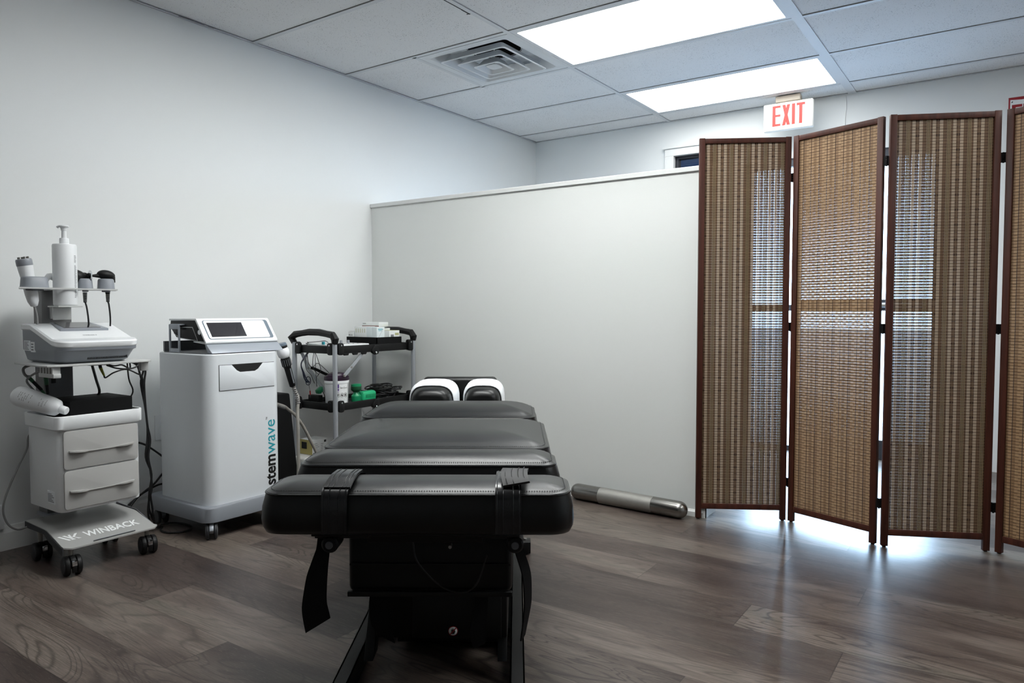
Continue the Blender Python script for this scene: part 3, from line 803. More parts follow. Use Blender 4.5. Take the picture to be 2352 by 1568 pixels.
# strap tails
def tail(pts, ws, sides, name='strap_tail'):
    P = []; W = []; D = []
    n = 6
    for i in range(len(pts) - 1):
        for k in range(n):
            s = k/n; s2 = s*s*(3-2*s)
            P.append(Vector(pts[i]).lerp(Vector(pts[i+1]), s)); W.append(ws[i]*(1-s) + ws[i+1]*s); D.append(Vector(sides[i]).lerp(Vector(sides[i+1]), s))
    P.append(Vector(pts[-1])); W.append(ws[-1]); D.append(Vector(sides[-1]))
    for _ in range(3): P = [P[0]] + [(P[i-1] + P[i]*2 + P[i+1])/4 for i in range(1, len(P)-1)] + [P[-1]]
    b = MB(); b.ribbon(P, W, D, .003, M_BLACKF); tobj(name, b, smooth=60)
y = 1.60 - T0
tail([(-.222, y, .432), (-.226, y, .40), (-.240, y - .004, .34), (-.248, y - .004, .27), (-.240, y, .222)], [.03, .03, .046, .056, .066], [(1, .4, 0), (1, .5, 0), (1, .3, .05), (1, .1, .2), (1, 0, .62)])
tail([(.205, y, .432), (.212, y, .40), (.232, y - .002, .34), (.234, y - .002, .27), (.222, y, .195)], [.022, .03, .034, .034, .026], [(.5, 1, 0), (.7, 1, 0), (.6, 1, 0), (.5, 1, .1), (.4, 1, .2)])
y = 1.72 - T0
tail([(-.120, y, .27), (-.125, y, .22), (-.118, y - .01, .17), (-.105, y, .135)], [.05, .05, .05, .04], [(1, .3, .2), (1, .2, .1), (1, .1, -.2), (1, 0, -.5)])
tail([(.125, y, .27), (.122, y, .22), (.115, y - .01, .16), (.118, y, .12)], [.03, .035, .045, .03], [(1, .3, .3), (1, .2, .3), (1, .1, .5), (1, 0, .4)])
b = MB(); b.tube([(-.03, 1.64 - T0, .40), (-.02, 1.63 - T0, .36), (.02, 1.635 - T0, .31), (.06, 1.64 - T0, .285), (.095, 1.64 - T0, .285), (.12, 1.64 - T0, .31), (.14, 1.64 - T0, .37)], .0022, M_CABLE, n=6); tobj('wire', b)

# ------------------------------------------------------------------ shared pieces
def caster(parent, x, y, ztop, r, yaw, wheel_m, hub_m, hood_m, clip_m=None, wd=.018):
    """twin-wheel swivel caster: hood and stem as the part, each wheel a sub-part"""
    ax = Vector((math.cos(yaw), math.sin(yaw), 0)); fw = Vector((-ax.y, ax.x, 0))
    c = Vector((x, y, r)) + fw*(-.012)
    b = MB()
    b.cyl((x, y, r*1.3), (x, y, ztop), .008, M_STEELB, 12); b.cyl((x, y, ztop - .006), (x, y, ztop), .018, M_STEELB, 16)
    q = Matrix(((ax.x, fw.x, 0, c.x), (ax.y, fw.y, 0, c.y), (0, 0, 1, c.z), (0, 0, 0, 1)))
    prof = [(-r*.55, -r*.2)] + [(r*1.02*math.cos(a), r*1.02*math.sin(a)) for a in [PI*.92 - i*PI*.84/8 for i in range(9)]] + [(r*.55, -r*.2)]
    b.prism(prof, -.008, .008, hood_m, axis='x', r=.002, xf=q)
    if clip_m:
        b.box(-.007, .007, -r*1.06, -r*.75, -r*.55, r*.62, clip_m, r=.001, xf=q)
        b.box(-.0085, .0085, -r*1.09, -r*.8, r*.15, r*.75, M_CHROME, r=.002, xf=q)
    cs = obj('caster', b, parent)
    for s in (-1, 1):
        b = MB(); p0 = c + ax*s*.0095
        b.lathe([(r*.45, 0), (r*.9, 0), (r, .003), (r, wd - .004), (r*.93, wd - .001), (r*.80, wd)], wheel_m, p0, ax*s, 24, cap=(True, False))
        b.lathe([(r*.80, wd), (r*.78, wd + .001), (r*.70, wd + .0015), (0.0005, wd + .003)], hub_m, p0, ax*s, 24, cap=(False, True))
        obj('wheel', b, cs, 40)
    return cs

def mtx(ex, ey, ez, o):
    return Matrix(((ex[0], ey[0], ez[0], o[0]), (ex[1], ey[1], ez[1], o[1]), (ex[2], ey[2], ez[2], o[2]), (0, 0, 0, 1)))

# ------------------------------------------------------------------ rolling therapy cart with two drawers
T1 = thing('therapy_cart', 'small white two-drawer cart on black casters with WINBACK lettering', 'cart', (-2.84, 1.31, 0))
# base plate: bent sheet, sloping front lip with the lettering
b = MB()
def sheet(xs, zs, yl, yr, th, m):
    rings = [[(x, a, z), (x, c, z), (x, c, z - th), (x, a, z - th)] for x, z, a, c in zip(xs, zs, yl, yr)]
    return b.loft(rings, m, smooth=False)
sheet((-2.995, -2.84, -2.825, -2.712, -2.700, -2.688), (.152, .146, .1435, .1075, .1035, .099), (1.150, 1.150, 1.152, 1.150, 1.152, 1.175), (1.462, 1.470, 1.472, 1.480, 1.488, 1.470), .005, M_PLATE)
b.prism([(-2.995, .150), (-2.84, .144), (-2.70, .10), (-2.70, .075), (-2.80, .105), (-2.84, .128), (-2.995, .128)], 1.148, 1.152, M_RUB, axis='y')
b.prism([(-2.995, .150), (-2.84, .144), (-2.70, .10), (-2.71, .094), (-2.80, .12), (-2.84, .134), (-2.995, .138)], 1.480, 1.484, M_GREYD, axis='y')
b.box(-2.6965, -2.6925, 1.25, 1.40, .1035, .1065, M_GREYD, r=.001)
bp = obj('base_plate', b, T1, 25)
sl = Vector((-.125, 0, .040)).normalized(); nrm = Vector((0, 1, 0)).cross(sl)
b = MB()
xf = mtx((0, 1, 0), sl, nrm, (-2.733, 1.2430, .1145))
b.text('WINBACK', .050, M_WPRINT, xf, depth=.0008, offset=.0010, fit=.196)
def q(u, v): return Vector((-2.733, u, .1145)) + sl*v + nrm*.0006
for y0, sk, w in ((1.161, .024, .0085), (1.177, .024, .0085)):
    b.poly([q(y0 + sk, 0), q(y0 + sk + w, 0), q(y0 + w, .037), q(y0, .037)], M_WPRINT)
b.poly([q(1.1950, 0), q(1.2025, 0), q(1.2025, .037), q(1.1950, .037)], M_WPRINT)
b.poly([q(1.2025, .0165), q(1.2180, .037), q(1.2275, .037), q(1.2105, .015)], M_WPRINT); b.poly([q(1.2045, .0195), q(1.2105, .015), q(1.2275, 0), q(1.2175, 0)], M_WPRINT)
obj('lettering', b, bp, 0)['label'] = 'white WINBACK lettering'
for x, y, yw in ((-2.718, 1.182, 1.42), (-2.722, 1.458, 1.35), (-2.975, 1.19, 1.5), (-2.975, 1.440, 1.3)):
    caster(T1, x, y, .098 if x > -2.8 else .128, .034, yw, M_BLACKP, M_RUB, M_BLACKP, M_BLACKP)
# carcass
b = MB(); fp = [(-2.985, 1.165), (-2.985, 1.455)] + [(-2.77 + .028*math.sin(a), 1.427 + .028*math.cos(a)) for a in [i*PI/12 for i in range(7)]] + [(-2.77 + .028*math.cos(a), 1.193 - .028*math.sin(a)) for a in [i*PI/12 for i in range(7)]]
b.prism(fp, .214, .520, M_WHITEP, r=.003)
cb = obj('carcass', b, T1, 40)
b = MB(); b.box(-2.84, -2.785, 1.1635, 1.165, .24, .285, M_PAPER)
for k in range(6): b.box(-2.835, -2.79 - .008*(k % 3), 1.1628, 1.1636, .247 + k*.0055, .2495 + k*.0055, M_INKG)
obj('rating_label', b, cb, 0)
# open tray on top
b = MB()
def ringy(x0, x1, y0, y1, z, r): return [(p[0], p[1], z) for p in rrect((x0+x1)/2, (y0+y1)/2, (x1-x0)/2, (y1-y0)/2, r, 5)]
b.loft([ringy(-2.992, -2.734, 1.155, 1.461, .508, .03), ringy(-2.996, -2.730, 1.150, 1.464, .513, .03), ringy(-2.996, -2.729, 1.148, 1.465, .556, .03), ringy(-2.994, -2.731, 1.150, 1.463, .559, .029), ringy(-2.989, -2.736, 1.155, 1.458, .558, .026), ringy(-2.988, -2.738, 1.157, 1.456, .528, .024)], M_WHITEP)
obj('tray', b, T1, 40)
for (z0, z1) in ((.367, .505), (.224, .362)):
    b = MB(); b.prism([(p[0], p[1]) for p in rrect((1.176+1.439)/2, (z0+z1)/2, (1.439-1.176)/2, (z1-z0)/2, .012, 4)], -2.742, -2.734, M_DRAWER, axis='x', r=.0015)
    dw = obj('drawer', b, T1, 40)
    b = MB(); zm = z0 + .062; n = 20; R1 = []
    for i in range(n + 1):
        s = i/n; yv = 1.192 + s*(1.420 - 1.192); e = 2*s - 1
        tab = min(1, max(0, (abs(e) - .42)/.18)); out = .0055 + .0135*tab*min(1, (1 - abs(e))*7 + .25); rise = .011*max(0, abs(e) - .3)*1.4; thick = .0016 + .0022*tab
        zc = zm - .004 + rise*.5
        R1.append([(-2.7345, yv, zc + thick), (-2.734 + out, yv, zc + thick), (-2.734 + out, yv, zc - thick*.4), (-2.7345, yv, zc - thick)])
    b.loft(R1, M_DRAWER, smooth=True); obj('handle', b, dw, 50)
# column, shelf, brackets
b = MB(); b.box(-3.095, -3.022, 1.236, 1.342, .152, 1.008, M_COLUMN, r=.004); b.box(-3.024, -3.014, 1.243, 1.335, .56, .735, M_GREYD, r=.002); obj('column', b, T1)
b = MB(); b.box(-3.10, -2.99, 1.23, 1.35, .140, .152, M_GREYM, r=.002); obj('column_foot', b, T1)
b = MB(); b.box(-3.024, -3.010, 1.262, 1.320, .90, .948, M_GREYL, r=.002); b.box(-2.903, -2.895, 1.222, 1.284, .897, .944, M_GREYL, r=.002); b.box(-2.905, -2.819, 1.2075, 1.291, .944, .949, M_GREYL, r=.001); b.box(-3.022, -2.905, 1.262, 1.30, .944, .949, M_GREYL); obj('bottle_bracket', b, T1)
b = MB(); b.prism([(-2.985, 1.125), (-2.985, 1.235), (-3.023, 1.237), (-3.023, 1.342), (-2.985, 1.345), (-2.985, 1.46), (-2.735, 1.497), (-2.70, 1.477), (-2.690, 1.41), (-2.692, 1.165), (-2.705, 1.118), (-2.74, 1.108)], .7365, .7425, M_GREYL, r=.0015); shf = obj('shelf', b, T1, 30)
b = MB()
for k in range(5): b.box(-2.80 - .004 + k*.022, -2.80 + .006 + k*.022, 1.135, 1.16, .712, .737, M_GREYL)
b.box(-2.815, -2.70, 1.135, 1.16, .698, .713, M_GREYL, r=.002); obj('cable_comb', b, shf)
b = MB(); b.box(-2.76, -2.74, 1.46, 1.49, .70, .7365, M_GREYL, r=.003); obj('cable_clip', b, shf)
b = MB(); b.box(-2.9, -2.86, 1.33, 1.40, .722, .7365, M_GREYD, r=.003); obj('cable_socket', b, shf)
b = MB(); z0, z1 = 1.008, 1.0135
b.prism([(-2.905, 1.116), (-2.815, 1.082), (-2.815, 1.2085), (-2.905, 1.2085)], z0, z1, M_GREYL); b.prism([(-2.905, 1.2935), (-2.815, 1.2935), (-2.815, 1.417), (-2.905, 1.452)], z0, z1, M_GREYL); b.box(-3.095, -2.905, 1.24, 1.338, z0, z1, M_GREYL); b.box(-2.8205, -2.815, 1.2085, 1.2935, z0, z1, M_GREYL); b.box(-2.905, -2.902, 1.2085, 1.2935, z0, z1, M_GREYL)
hp = obj('holder_plate', b, T1, 30)
def cup(y0, y1, x0, x1, zt, dark=False):
    b = MB(); cx_, cy_ = (x0+x1)/2, (y0+y1)/2; hx, hy = (x1-x0)/2, (y1-y0)/2
    def R(i, z, r=.03): return [(p[0], p[1], z) for p in rrect(cx_, cy_, hx - i, hy - i, r, 6)]
    b.loft([R(0, 1.0135), R(.001, 1.02), R(.003, zt - .006), R(.006, zt - .001), R(.010, zt), R(.016, zt - .001), R(.018, zt - .012)], M_GREYM)
    b.loft([R(.016, 1.0075), R(.016, 1.003), R(.020, 1.002)], M_GREYD)
    obj('holder_cup', b, T1, 50)
cup(1.104, 1.194, -2.893, -2.828, 1.052); cup(1.366, 1.426, -2.893, -2.830, 1.053); cup(1.300, 1.352, -2.900, -2.846, 1.052)

# ------------------------------------------------------------------ console on the cart shelf
T2 = thing('therapy_console', 'white and grey console with a dark tilted screen on the cart shelf', 'console', (-2.85, 1.3, .7425))
b = MB(); Y0, Y1 = 1.160, 1.440
def dring(x0, x1, y0, y1, zf, r):
    rb = .012; pts = []; n = 7
    bend = (-2.93, -2.905, -2.88, -2.855, -2.83, -2.805, -2.785, -2.765)
    def arc(cx, cy, rr, a0): return [(cx + rr*math.cos(a0 + PI/2*i/n), cy + rr*math.sin(a0 + PI/2*i/n)) for i in range(n + 1)]
    bend = [min(x, x1 - r - .0004*(len(bend) - k)) for k, x in enumerate(bend)]
    pts += arc(x1 - r, y1 - r, r, 0) + [(x, y1) for x in bend[::-1]]
    pts += arc(x0 + rb, y1 - rb, rb, PI/2) + arc(x0 + rb, y0 + rb, rb, PI) + [(x, y0) for x in bend] + arc(x1 - r, y0 + r, r, 1.5*PI)
    return [(p[0], p[1], zf(p[0])) for p in pts]
def ztop(x):
    if x < -2.93: return .884
    if x > -2.765: return .8315 - (x + 2.765)*.10
    s = (x + 2.93)/.165; return .884 - .0525*s
low = lambda x: ztop(x) - .024
b.loft([dring(-2.985, -2.755, Y0 + .022, Y1 - .03, lambda x: .7435, .03), dring(-2.998, -2.738, Y0 + .010, Y1 - .016, lambda x: .752, .04), dring(-3.004, -2.712, Y0 + .003, Y1 - .006, lambda x: .785, .045),
        dring(-3.005, -2.709, Y0 + .001, Y1 - .003, lambda x: .788, .045), dring(-3.006, -2.701, Y0, Y1, lambda x: .791, .045), dring(-3.008, -2.699, Y0, Y1, low, .045)], M_GREYM)
bd = obj('body', b, T2, 35)
b = MB()
for k in range(30):
    y = 1.262 + k*.0048; b.box(-2.748, -2.7290, y, y + .0022, .7560, .7660, M_RUB, xf=None)
obj('vent', b, bd, 0)
b = MB(); b.box(-2.985, -2.935, Y0 - .0012, Y0 + .004, .785, .822, M_PAPER); b.box(-2.93, -2.90, Y0 - .0012, Y0 + .004, .781, .818, M_PAPER)
for k in range(7): b.box(-2.98, -2.945 - .006*(k % 3), Y0 - .0018, Y0 - .001, .789 + k*.0045, .791 + k*.0045, M_INKG)
for k in range(3): b.box(-2.925, -2.908, Y0 - .0018, Y0 - .001, .787 + k*.010, .792 + k*.010, M_INKG)
obj('rating_label', b, bd, 0)
b = MB(); up_ = lambda k: (lambda x: ztop(x) + k)
b.loft([dring(-3.008, -2.699, Y0, Y1, low, .045), dring(-3.012, -2.696, Y0 - .003, Y1 + .003, up_(-.020), .046), dring(-3.012, -2.695, Y0 - .003, Y1 + .003, up_(-.006), .046), dring(-3.008, -2.700, Y0 + .002, Y1 - .002, up_(-.0005), .042)], M_WHITEG, cap=(True, False))
# lid top, in strips that follow the bend
outer = dring(-3.008, -2.700, Y0 + .002, Y1 - .002, up_(-.0005), .042); n = len(outer)
xs = sorted(set(round(p[0], 5) for p in outer)); xs = [x for x in xs if -3.0 < x < -2.701] + [-3.0079, -2.7003]; xs.sort()
def yspan(x):
    ys = []
    for i in range(n):
        p, q_ = outer[i], outer[(i+1) % n]
        if (p[0] - x)*(q_[0] - x) <= 0 and abs(p[0] - q_[0]) > 1e-9:
            s = (x - p[0])/(q_[0] - p[0]); ys.append(p[1] + s*(q_[1] - p[1]))
    return (min(ys), max(ys)) if ys else None
pr_ = None
for x in xs:
    y_ = yspan(x)
    if y_ is None: continue
    cur = [(x, y_[0], ztop(x) - .0003), (x, y_[1], ztop(x) - .0003)]
    if pr_: b.poly([pr_[0], pr_[1], cur[1], cur[0]], M_WHITEG, True)
    pr_ = cur
b.text('WINBACK 3', .011, M_INKG, mtx((0, 1, 0), (-.953, 0, .303), (.303, 0, .953), (-2.792, 1.278, ztop(-2.792) + .0006)), depth=.0004, fit=.048)
obj('lid', b, T2, 35)['label'] = 'glossy white lid'
# raised screen surround
e1 = Vector((0, 1, 0)); e2 = Vector((-.098, 0, .0215)).normalized(); en = e1.cross(e2)
so = Vector((-2.845, 1.222, .8665))
xf = mtx(e1, e2, en, so)
b = MB(); b.prism([(0, -.004), (.172, -.004), (.150, .100), (.004, .100)], -.020, 0.0, M_GREYM, r=.004, xf=xf); sb = obj('screen_surround', b, T2, 40)
b = MB(); b.prism([(.016, .006), (.146, .006), (.130, .092), (.018, .092)], 0.0, .0012, M_SCREEN, xf=xf); obj('screen', b, sb, 0)['label'] = 'dark glass screen'

# ------------------------------------------------------------------ things on the cart
T3 = thing('pump_bottle', 'tall white pump bottle standing upright in the cart bracket', 'pump bottle', (-2.861, 1.251, .949))
b = MB(); b.lathe([(.036, 0), (.0385, .002), (.0395, .006), (.0395, .219), (.0375, .2245), (.016, .227), (.0155, .229)], M_WHITEP, T3.location, n=36)
bt = obj('bottle', b, T3, 50)
b = MB()
for k in range(34):           # small printed lines on the side of the bottle
    a0 = .42 if k % 9 else .40; a1 = a0 + .20 + .10*((k*7) % 5)/5; z = .03 + k*.0046
    if k in (26, 27): continue
    pts = [(math.cos(a), math.sin(a)) for a in [a0 + (a1 - a0)*i/4 for i in range(5)]]
    for i in range(4):
        r = .0397; b.poly([(T3.location.x + pts[i][0]*r, T3.location.y + pts[i][1]*r, T3.location.z + z), (T3.location.x + pts[i+1][0]*r, T3.location.y + pts[i+1][1]*r, T3.location.z + z), (T3.location.x + pts[i+1][0]*r, T3.location.y + pts[i+1][1]*r, T3.location.z + z + .0022), (T3.location.x + pts[i][0]*r, T3.location.y + pts[i][1]*r, T3.location.z + z + .0022)], M_INKG)
obj('label', b, bt, 0)
b = MB(); p = Vector(T3.location) + Vector((0, 0, .229))
b.lathe([(.0155, 0), (.0158, .004), (.0150, .016), (.0145, .018), (.0085, .019), (.008, .045), (.0095, .046), (.0095, .050), (.011, .056), (.0165, .060), (.0165, .0635), (.012, .066)], M_WHITEP, p, n=24)
b.tube([(p.x, p.y, p.z + .061), (p.x - .01, p.y - .012, p.z + .062), (p.x - .014, p.y - .017, p.z + .056)], .0045, M_WHITEP, n=8)
obj('pump', b, T3, 40)
# white applicator with four metal contacts, leaning in the left holder cup
A0, A1 = Vector((-2.868, 1.150, .945)), Vector((-2.872, 1.120, 1.116)); ax = (A1 - A0).normalized()
T4 = thing('white_applicator', 'white handheld applicator with four metal contacts, upright in the left holder cup', 'applicator', A0)
def al(s): return A0 + (A1 - A0)*s
b = MB(); b.lathe([(.004, 0), (.011, .003), (.0175, .02), (.0205, .045), (.021, .08), (.0215, .105), (.0235, .13), (.0245, .148)], M_WHITEP, A0, ax, 22); bdy = obj('body', b, T4, 60)
b = MB(); b.lathe([(.0245, .147), (.0255, .149), (.0255, .166), (.0235, .171), (.012, .172)], M_GREYM, A0, ax, 22); obj('head_ring', b, T4, 50)
o1 = ax.orthogonal().normalized(); o2 = ax.cross(o1)
for k in range(4):
    a = k*PI/2 + .6; pc = A0 + ax*.171 + (o1*math.cos(a) + o2*math.sin(a))*.0135
    b = MB(); b.cyl(pc, pc + ax*.0075, .0046, M_STEEL, 12, bev=.001); obj('contact', b, T4, 40)
b = MB(); b.tube([A0 + ax*.070 + Vector((.0205, .006, 0)), A0 + ax*.062 + Vector((.0208, .004, 0)), A0 + ax*.058 + Vector((.0208, -.004, 0)), A0 + ax*.066 + Vector((.0205, -.008, 0))], .0007, M_INK, n=4); obj('button_outline', b, bdy, 0)
b = MB(); b.tube([A0 + ax*.004, A0 + Vector((0, .006, -.03)), A0 + Vector((-.006, .010, -.062))], .0045, M_CABLEG, n=8); obj('cord', b, T4, 50)
# black electrode handles lying across the right-hand cups, cords through the plate
T5 = thing('electrode_handle', 'black rounded electrode handle lying on the right-hand holder cup', 'electrode handle', (-2.868, 1.40, 1.05))
b = MB(); q = Matrix.Translation((-2.868, 1.400, 1.066)) @ Matrix.Rotation(-.12, 4, 'X')
b.sphere((0, 0, .002), .022, .033, .019, M_BLACKP, xf=q); b.cyl((-2.868, 1.348, 1.0635), (-2.868, 1.376, 1.0645), .0042, M_BLACKP, 10, r1=.009)
b.cyl((-2.868, 1.424, 1.040), (-2.868, 1.424, 1.062), .010, M_BLACKP, 12); obj('grip', b, T5, 60)
b = MB(); zc = 1.002
b.lathe([(.0085, 0), (.0085, -.004)] , M_BLACKP, (-2.868, 1.405, zc), n=12)
for k in range(7): b.lathe([(.0062, -.004 - k*.0048), (.0078 - k*.0003, -.005 - k*.0048), (.0078 - k*.0003, -.0072 - k*.0048), (.0058, -.0083 - k*.0048)], M_BLACKP, (-2.868, 1.405, zc), n=12)
b.tube([(-2.868, 1.405, zc - .036), (-2.872, 1.411, .95), (-2.885, 1.421, .89), (-2.92, 1.43, .80), (-2.95, 1.44, .74)], .0032, M_CABLE, n=8); obj('cord', b, T5, 50)
T6 = thing('electrode_handle', 'black cone-shaped electrode with a steel disc behind the pump bottle', 'electrode handle', (-2.895, 1.325, 1.05))
b = MB(); b.lathe([(.008, 0), (.026, .002), (.028, .010), (.024, .022), (.014, .040), (.007, .050), (.006, .056)], M_BLACKP, (-2.895, 1.296, 1.058), (0, 1, -.03), 24); b.sphere((-2.90, 1.335, 1.062), .016, .020, .014, M_BLACKP); obj('grip', b, T6, 60)
b = MB(); b.lathe([(.004, 0), (.022, .0005), (.0235, .002), (.022, .0045), (.006, .007)], M_CHROME, (-2.868, 1.338, 1.061), (.15, 1, -.05), 28); obj('disc', b, T6, 40)['label'] = 'steel disc'
b = MB(); zc = 1.002
for k in range(8): b.lathe([(.006, -.002 - k*.0048), (.0078 - k*.0003, -.003 - k*.0048), (.0078 - k*.0003, -.0052 - k*.0048), (.0058, -.0063 - k*.0048)], M_BLACKP, (-2.875, 1.325, zc), n=12)
b.tube([(-2.875, 1.325, zc - .038), (-2.88, 1.333, .94), (-2.895, 1.345, .885), (-2.92, 1.355, .80), (-2.95, 1.36, .74)], .0032, M_CABLE, n=8); obj('cord', b, T6, 50)
b = MB(); b.tube([(-2.93, 1.275, 1.03), (-2.915, 1.225, 1.058), (-2.905, 1.20, 1.036), (-2.915, 1.19, 1.02)], .010, M_WHITEP, n=10, radii=[.012, .012, .010, .009, .007]); single('curved_spout', b, 'curved white tip peeking out left of the pump bottle', 'applicator')
# black box and the squeezed white bottle in the cart tray
b = MB(); b.box(-2.975, -2.785, 1.222, 1.448, .529, .603, M_BLACKF, r=.003); single('storage_box', b, 'flat black box lying in the open tray of the drawer cart', 'box')
E0, E1 = Vector((-2.925, 1.110, .628)), Vector((-2.775, 1.196, .577)); ax = E1 - E0; L = ax.length
T7 = thing('lotion_bottle', 'white lotion bottle lying on its side over the cart tray rim', 'bottle', E0)
b = MB(); b.lathe([(.004, -.012), (.024, -.009), (.0335, .0), (.0365, .012), (.036, L*.30), (.0335, L*.5), (.0325, L*.75), (.029, L*.86), (.016, L*.93), (.0135, L*.95)], M_WHITEP, E0, ax, 28); bt = obj('bottle', b, T7, 60)
b = MB(); b.lathe([(.0135, L*.94), (.0150, L*.95), (.0145, L*1.06), (.0125, L*1.075)], M_WHITEG, E0, ax, 20); obj('cap', b, T7, 40)
b = MB(); d = ax.normalized(); tocam = (Vector((0, 0, .932)) - E0).normalized(); u = (tocam - d*tocam.dot(d)).normalized(); v = d.cross(u)
for k, (s, wdt) in enumerate(((.16, .016), (.20, .010), (.25, .022), (.29, .02), (.33, .022), (.40, .014), (.60, .018), (.66, .020), (.72, .012))):
    for i in range(4):
        a0 = -.45 + i*.22; a1 = a0 + .17
        r_ = .0364 if s < .35 else (.0355 if s < .45 else .0333)
        P = lambda a, h: E0 + d*(L*s + h) + (u*math.cos(a) + v*math.sin(a))*r_
        if (k + i) % 4 == 3: continue
        b.poly([P(a0, 0), P(a1, 0), P(a1, .0012), P(a0, .0012)], M_INK)
obj('print', b, bt, 0)
# cables around the cart
def cable(label, pts_list, r, m, name='cable', group=None):
    b = MB()
    for p in pts_list: b.tube(p, r, m, n=7)
    return single(name, b, label, 'cable', group, smooth=60)
B1 = [(-2.93, 1.505, .735), (-2.93, 1.558, .709), (-2.93, 1.579, .686), (-2.93, 1.573, .632), (-2.93, 1.576, .542), (-2.93, 1.582, .46), (-2.93, 1.593, .395), (-2.93, 1.584, .323), (-2.93, 1.595, .248), (-2.93, 1.588, .176), (-2.93, 1.596, .11), (-2.93, 1.599, .073), (-2.95, 1.62, .02), (-2.97, 1.66, .006)]
B2 = [(-2.94, 1.49, .73), (-2.94, 1.545, .713), (-2.94, 1.562, .669), (-2.94, 1.577, .595), (-2.94, 1.584, .504), (-2.94, 1.591, .412), (-2.94, 1.584, .34), (-2.94, 1.596, .265), (-2.94, 1.601, .19), (-2.94, 1.587, .138), (-2.94, 1.583, .093), (-2.96, 1.60, .03), (-3.0, 1.62, .006)]
B3 = [(p[0] - .012, p[1] + .008*math.sin(i*1.7), p[2]) for i, p in enumerate(B1)]
cable('twisted bundle of black cables hanging beside the drawer cart to the floor', [B1, B2, B3], .0042, M_CABLE, 'cable_bundle')
cable('two black cords looping under the cart shelf on its right side', [[(-2.85, 1.386, .722), (-2.85, 1.427, .707), (-2.85, 1.477, .703), (-2.85, 1.508, .715), (-2.87, 1.52, .735)], [(-2.9, 1.41, .722), (-2.9, 1.44, .714), (-2.9, 1.47, .716), (-2.9, 1.50, .70), (-2.9, 1.50, .73)]], .0032, M_CABLE)
b = MB(); b.tube([(-2.9, 1.399, .681), (-2.9, 1.405, .670), (-2.9, 1.438, .688), (-2.9, 1.486, .697), (-2.9, 1.529, .677), (-2.92, 1.56, .66), (-2.935, 1.57, .60)], .003, M_CABLE, n=7); b.cyl((-2.9, 1.383, .728), (-2.9, 1.387, .710), .006, M_BLACKP, 10); b.cyl((-2.9, 1.387, .710), (-2.9, 1.400, .678), .0062, M_YEL, 10, r1=.0035); single('cable', b, 'black cord with an olive-yellow plug under the cart shelf', 'cable')
cable('black cord dropping from the cart shelf behind the flat black box', [[(-2.9, 1.352, .735), (-2.9, 1.368, .668), (-2.9, 1.38, .616), (-2.985, 1.40, .59)], [(-2.905, 1.356, .735), (-2.905, 1.372, .668), (-2.905, 1.384, .616), (-2.985, 1.405, .585)]], .0042, M_CABLE)
cable('thin black cord hanging to the right end of the flat black box', [[(-2.9, 1.489, .735), (-2.9, 1.495, .658), (-2.9, 1.51, .604), (-2.95, 1.50, .55)]], .003, M_CABLE)
b = MB(); b.tube([(-2.95, 1.17, .735), (-2.95, 1.142, .722), (-2.95, 1.144, .70), (-2.95, 1.16, .685)], .005, M_CABLEG, n=8); b.cyl((-2.95, 1.154, .692), (-2.95, 1.170, .672), .0065, M_GREEND, 10); b.cyl((-2.95, 1.170, .672), (-2.95, 1.198, .638), .006, M_BLACKP, 10); b.cyl((-2.95, 1.198, .638), (-2.95, 1.208, .622), .005, M_GREEND, 10); single('cable', b, 'grey cord with a black and green connector left of the cart column', 'cable')
b = MB(); b.tube([(-2.81, 1.148, .716), (-2.90, 1.165, .708), (-2.95, 1.151, .679), (-2.95, 1.165, .649), (-2.95, 1.195, .612)], .0038, M_CABLEG, n=8); single('cable', b, 'thin grey cord curling down from the cart shelf comb', 'cable')
b = MB(); b.cyl((-2.90, 1.192, .737), (-2.90, 1.192, .70), .004, M_CABLE, 8); b.cyl((-2.90, 1.192, .70), (-2.90, 1.196, .66), .0075, M_GREEND, 10); b.cyl((-2.90, 1.196, .66), (-2.90, 1.199, .625), .006, M_BLACKP, 10); b.box(-2.892, -2.882, 1.206, 1.220, .665, .70, M_BLACKP, r=.002); single('cable_plug', b, 'dark green plug hanging under the cart shelf comb', 'plug')
cable('thin grey mains lead curving from the wall to the cart base', [[(-3.01, 1.21, .50), (-3.0, 1.172, .465), (-2.98, 1.157, .422), (-2.98, 1.131, .369), (-2.98, 1.101, .303), (-2.98, 1.079, .244), (-2.98, 1.075, .197), (-2.98, 1.09, .153), (-2.98, 1.118, .129), (-2.98, 1.15, .131)]], .0036, M_CABLEG, 'mains_lead')
cable('three black cords along the wall behind the carts', [[(-3.17, 1.60, .37), (-3.17, 1.684, .341), (-3.17, 1.723, .315), (-3.17, 1.772, .273), (-3.15, 1.80, .24)], [(-3.17, 1.60, .06), (-3.17, 1.63, .084), (-3.17, 1.689, .12), (-3.17, 1.739, .15), (-3.17, 1.779, .19), (-3.16, 1.80, .215)], [(-3.16, 1.62, .07), (-3.17, 1.665, .106), (-3.17, 1.719, .13), (-3.17, 1.765, .141), (-3.17, 1.81, .136)]], .0045, M_CABLE)
cable('loop of black cord lying on the floor beside the cabinet', [[(-2.97, 1.66, .005), (-2.93, 1.63, .005), (-2.87, 1.632, .005), (-2.835, 1.68, .005), (-2.86, 1.73, .005), (-2.93, 1.74, .005), (-2.99, 1.72, .005), (-3.02, 1.68, .005)]], .004, M_CABLE)
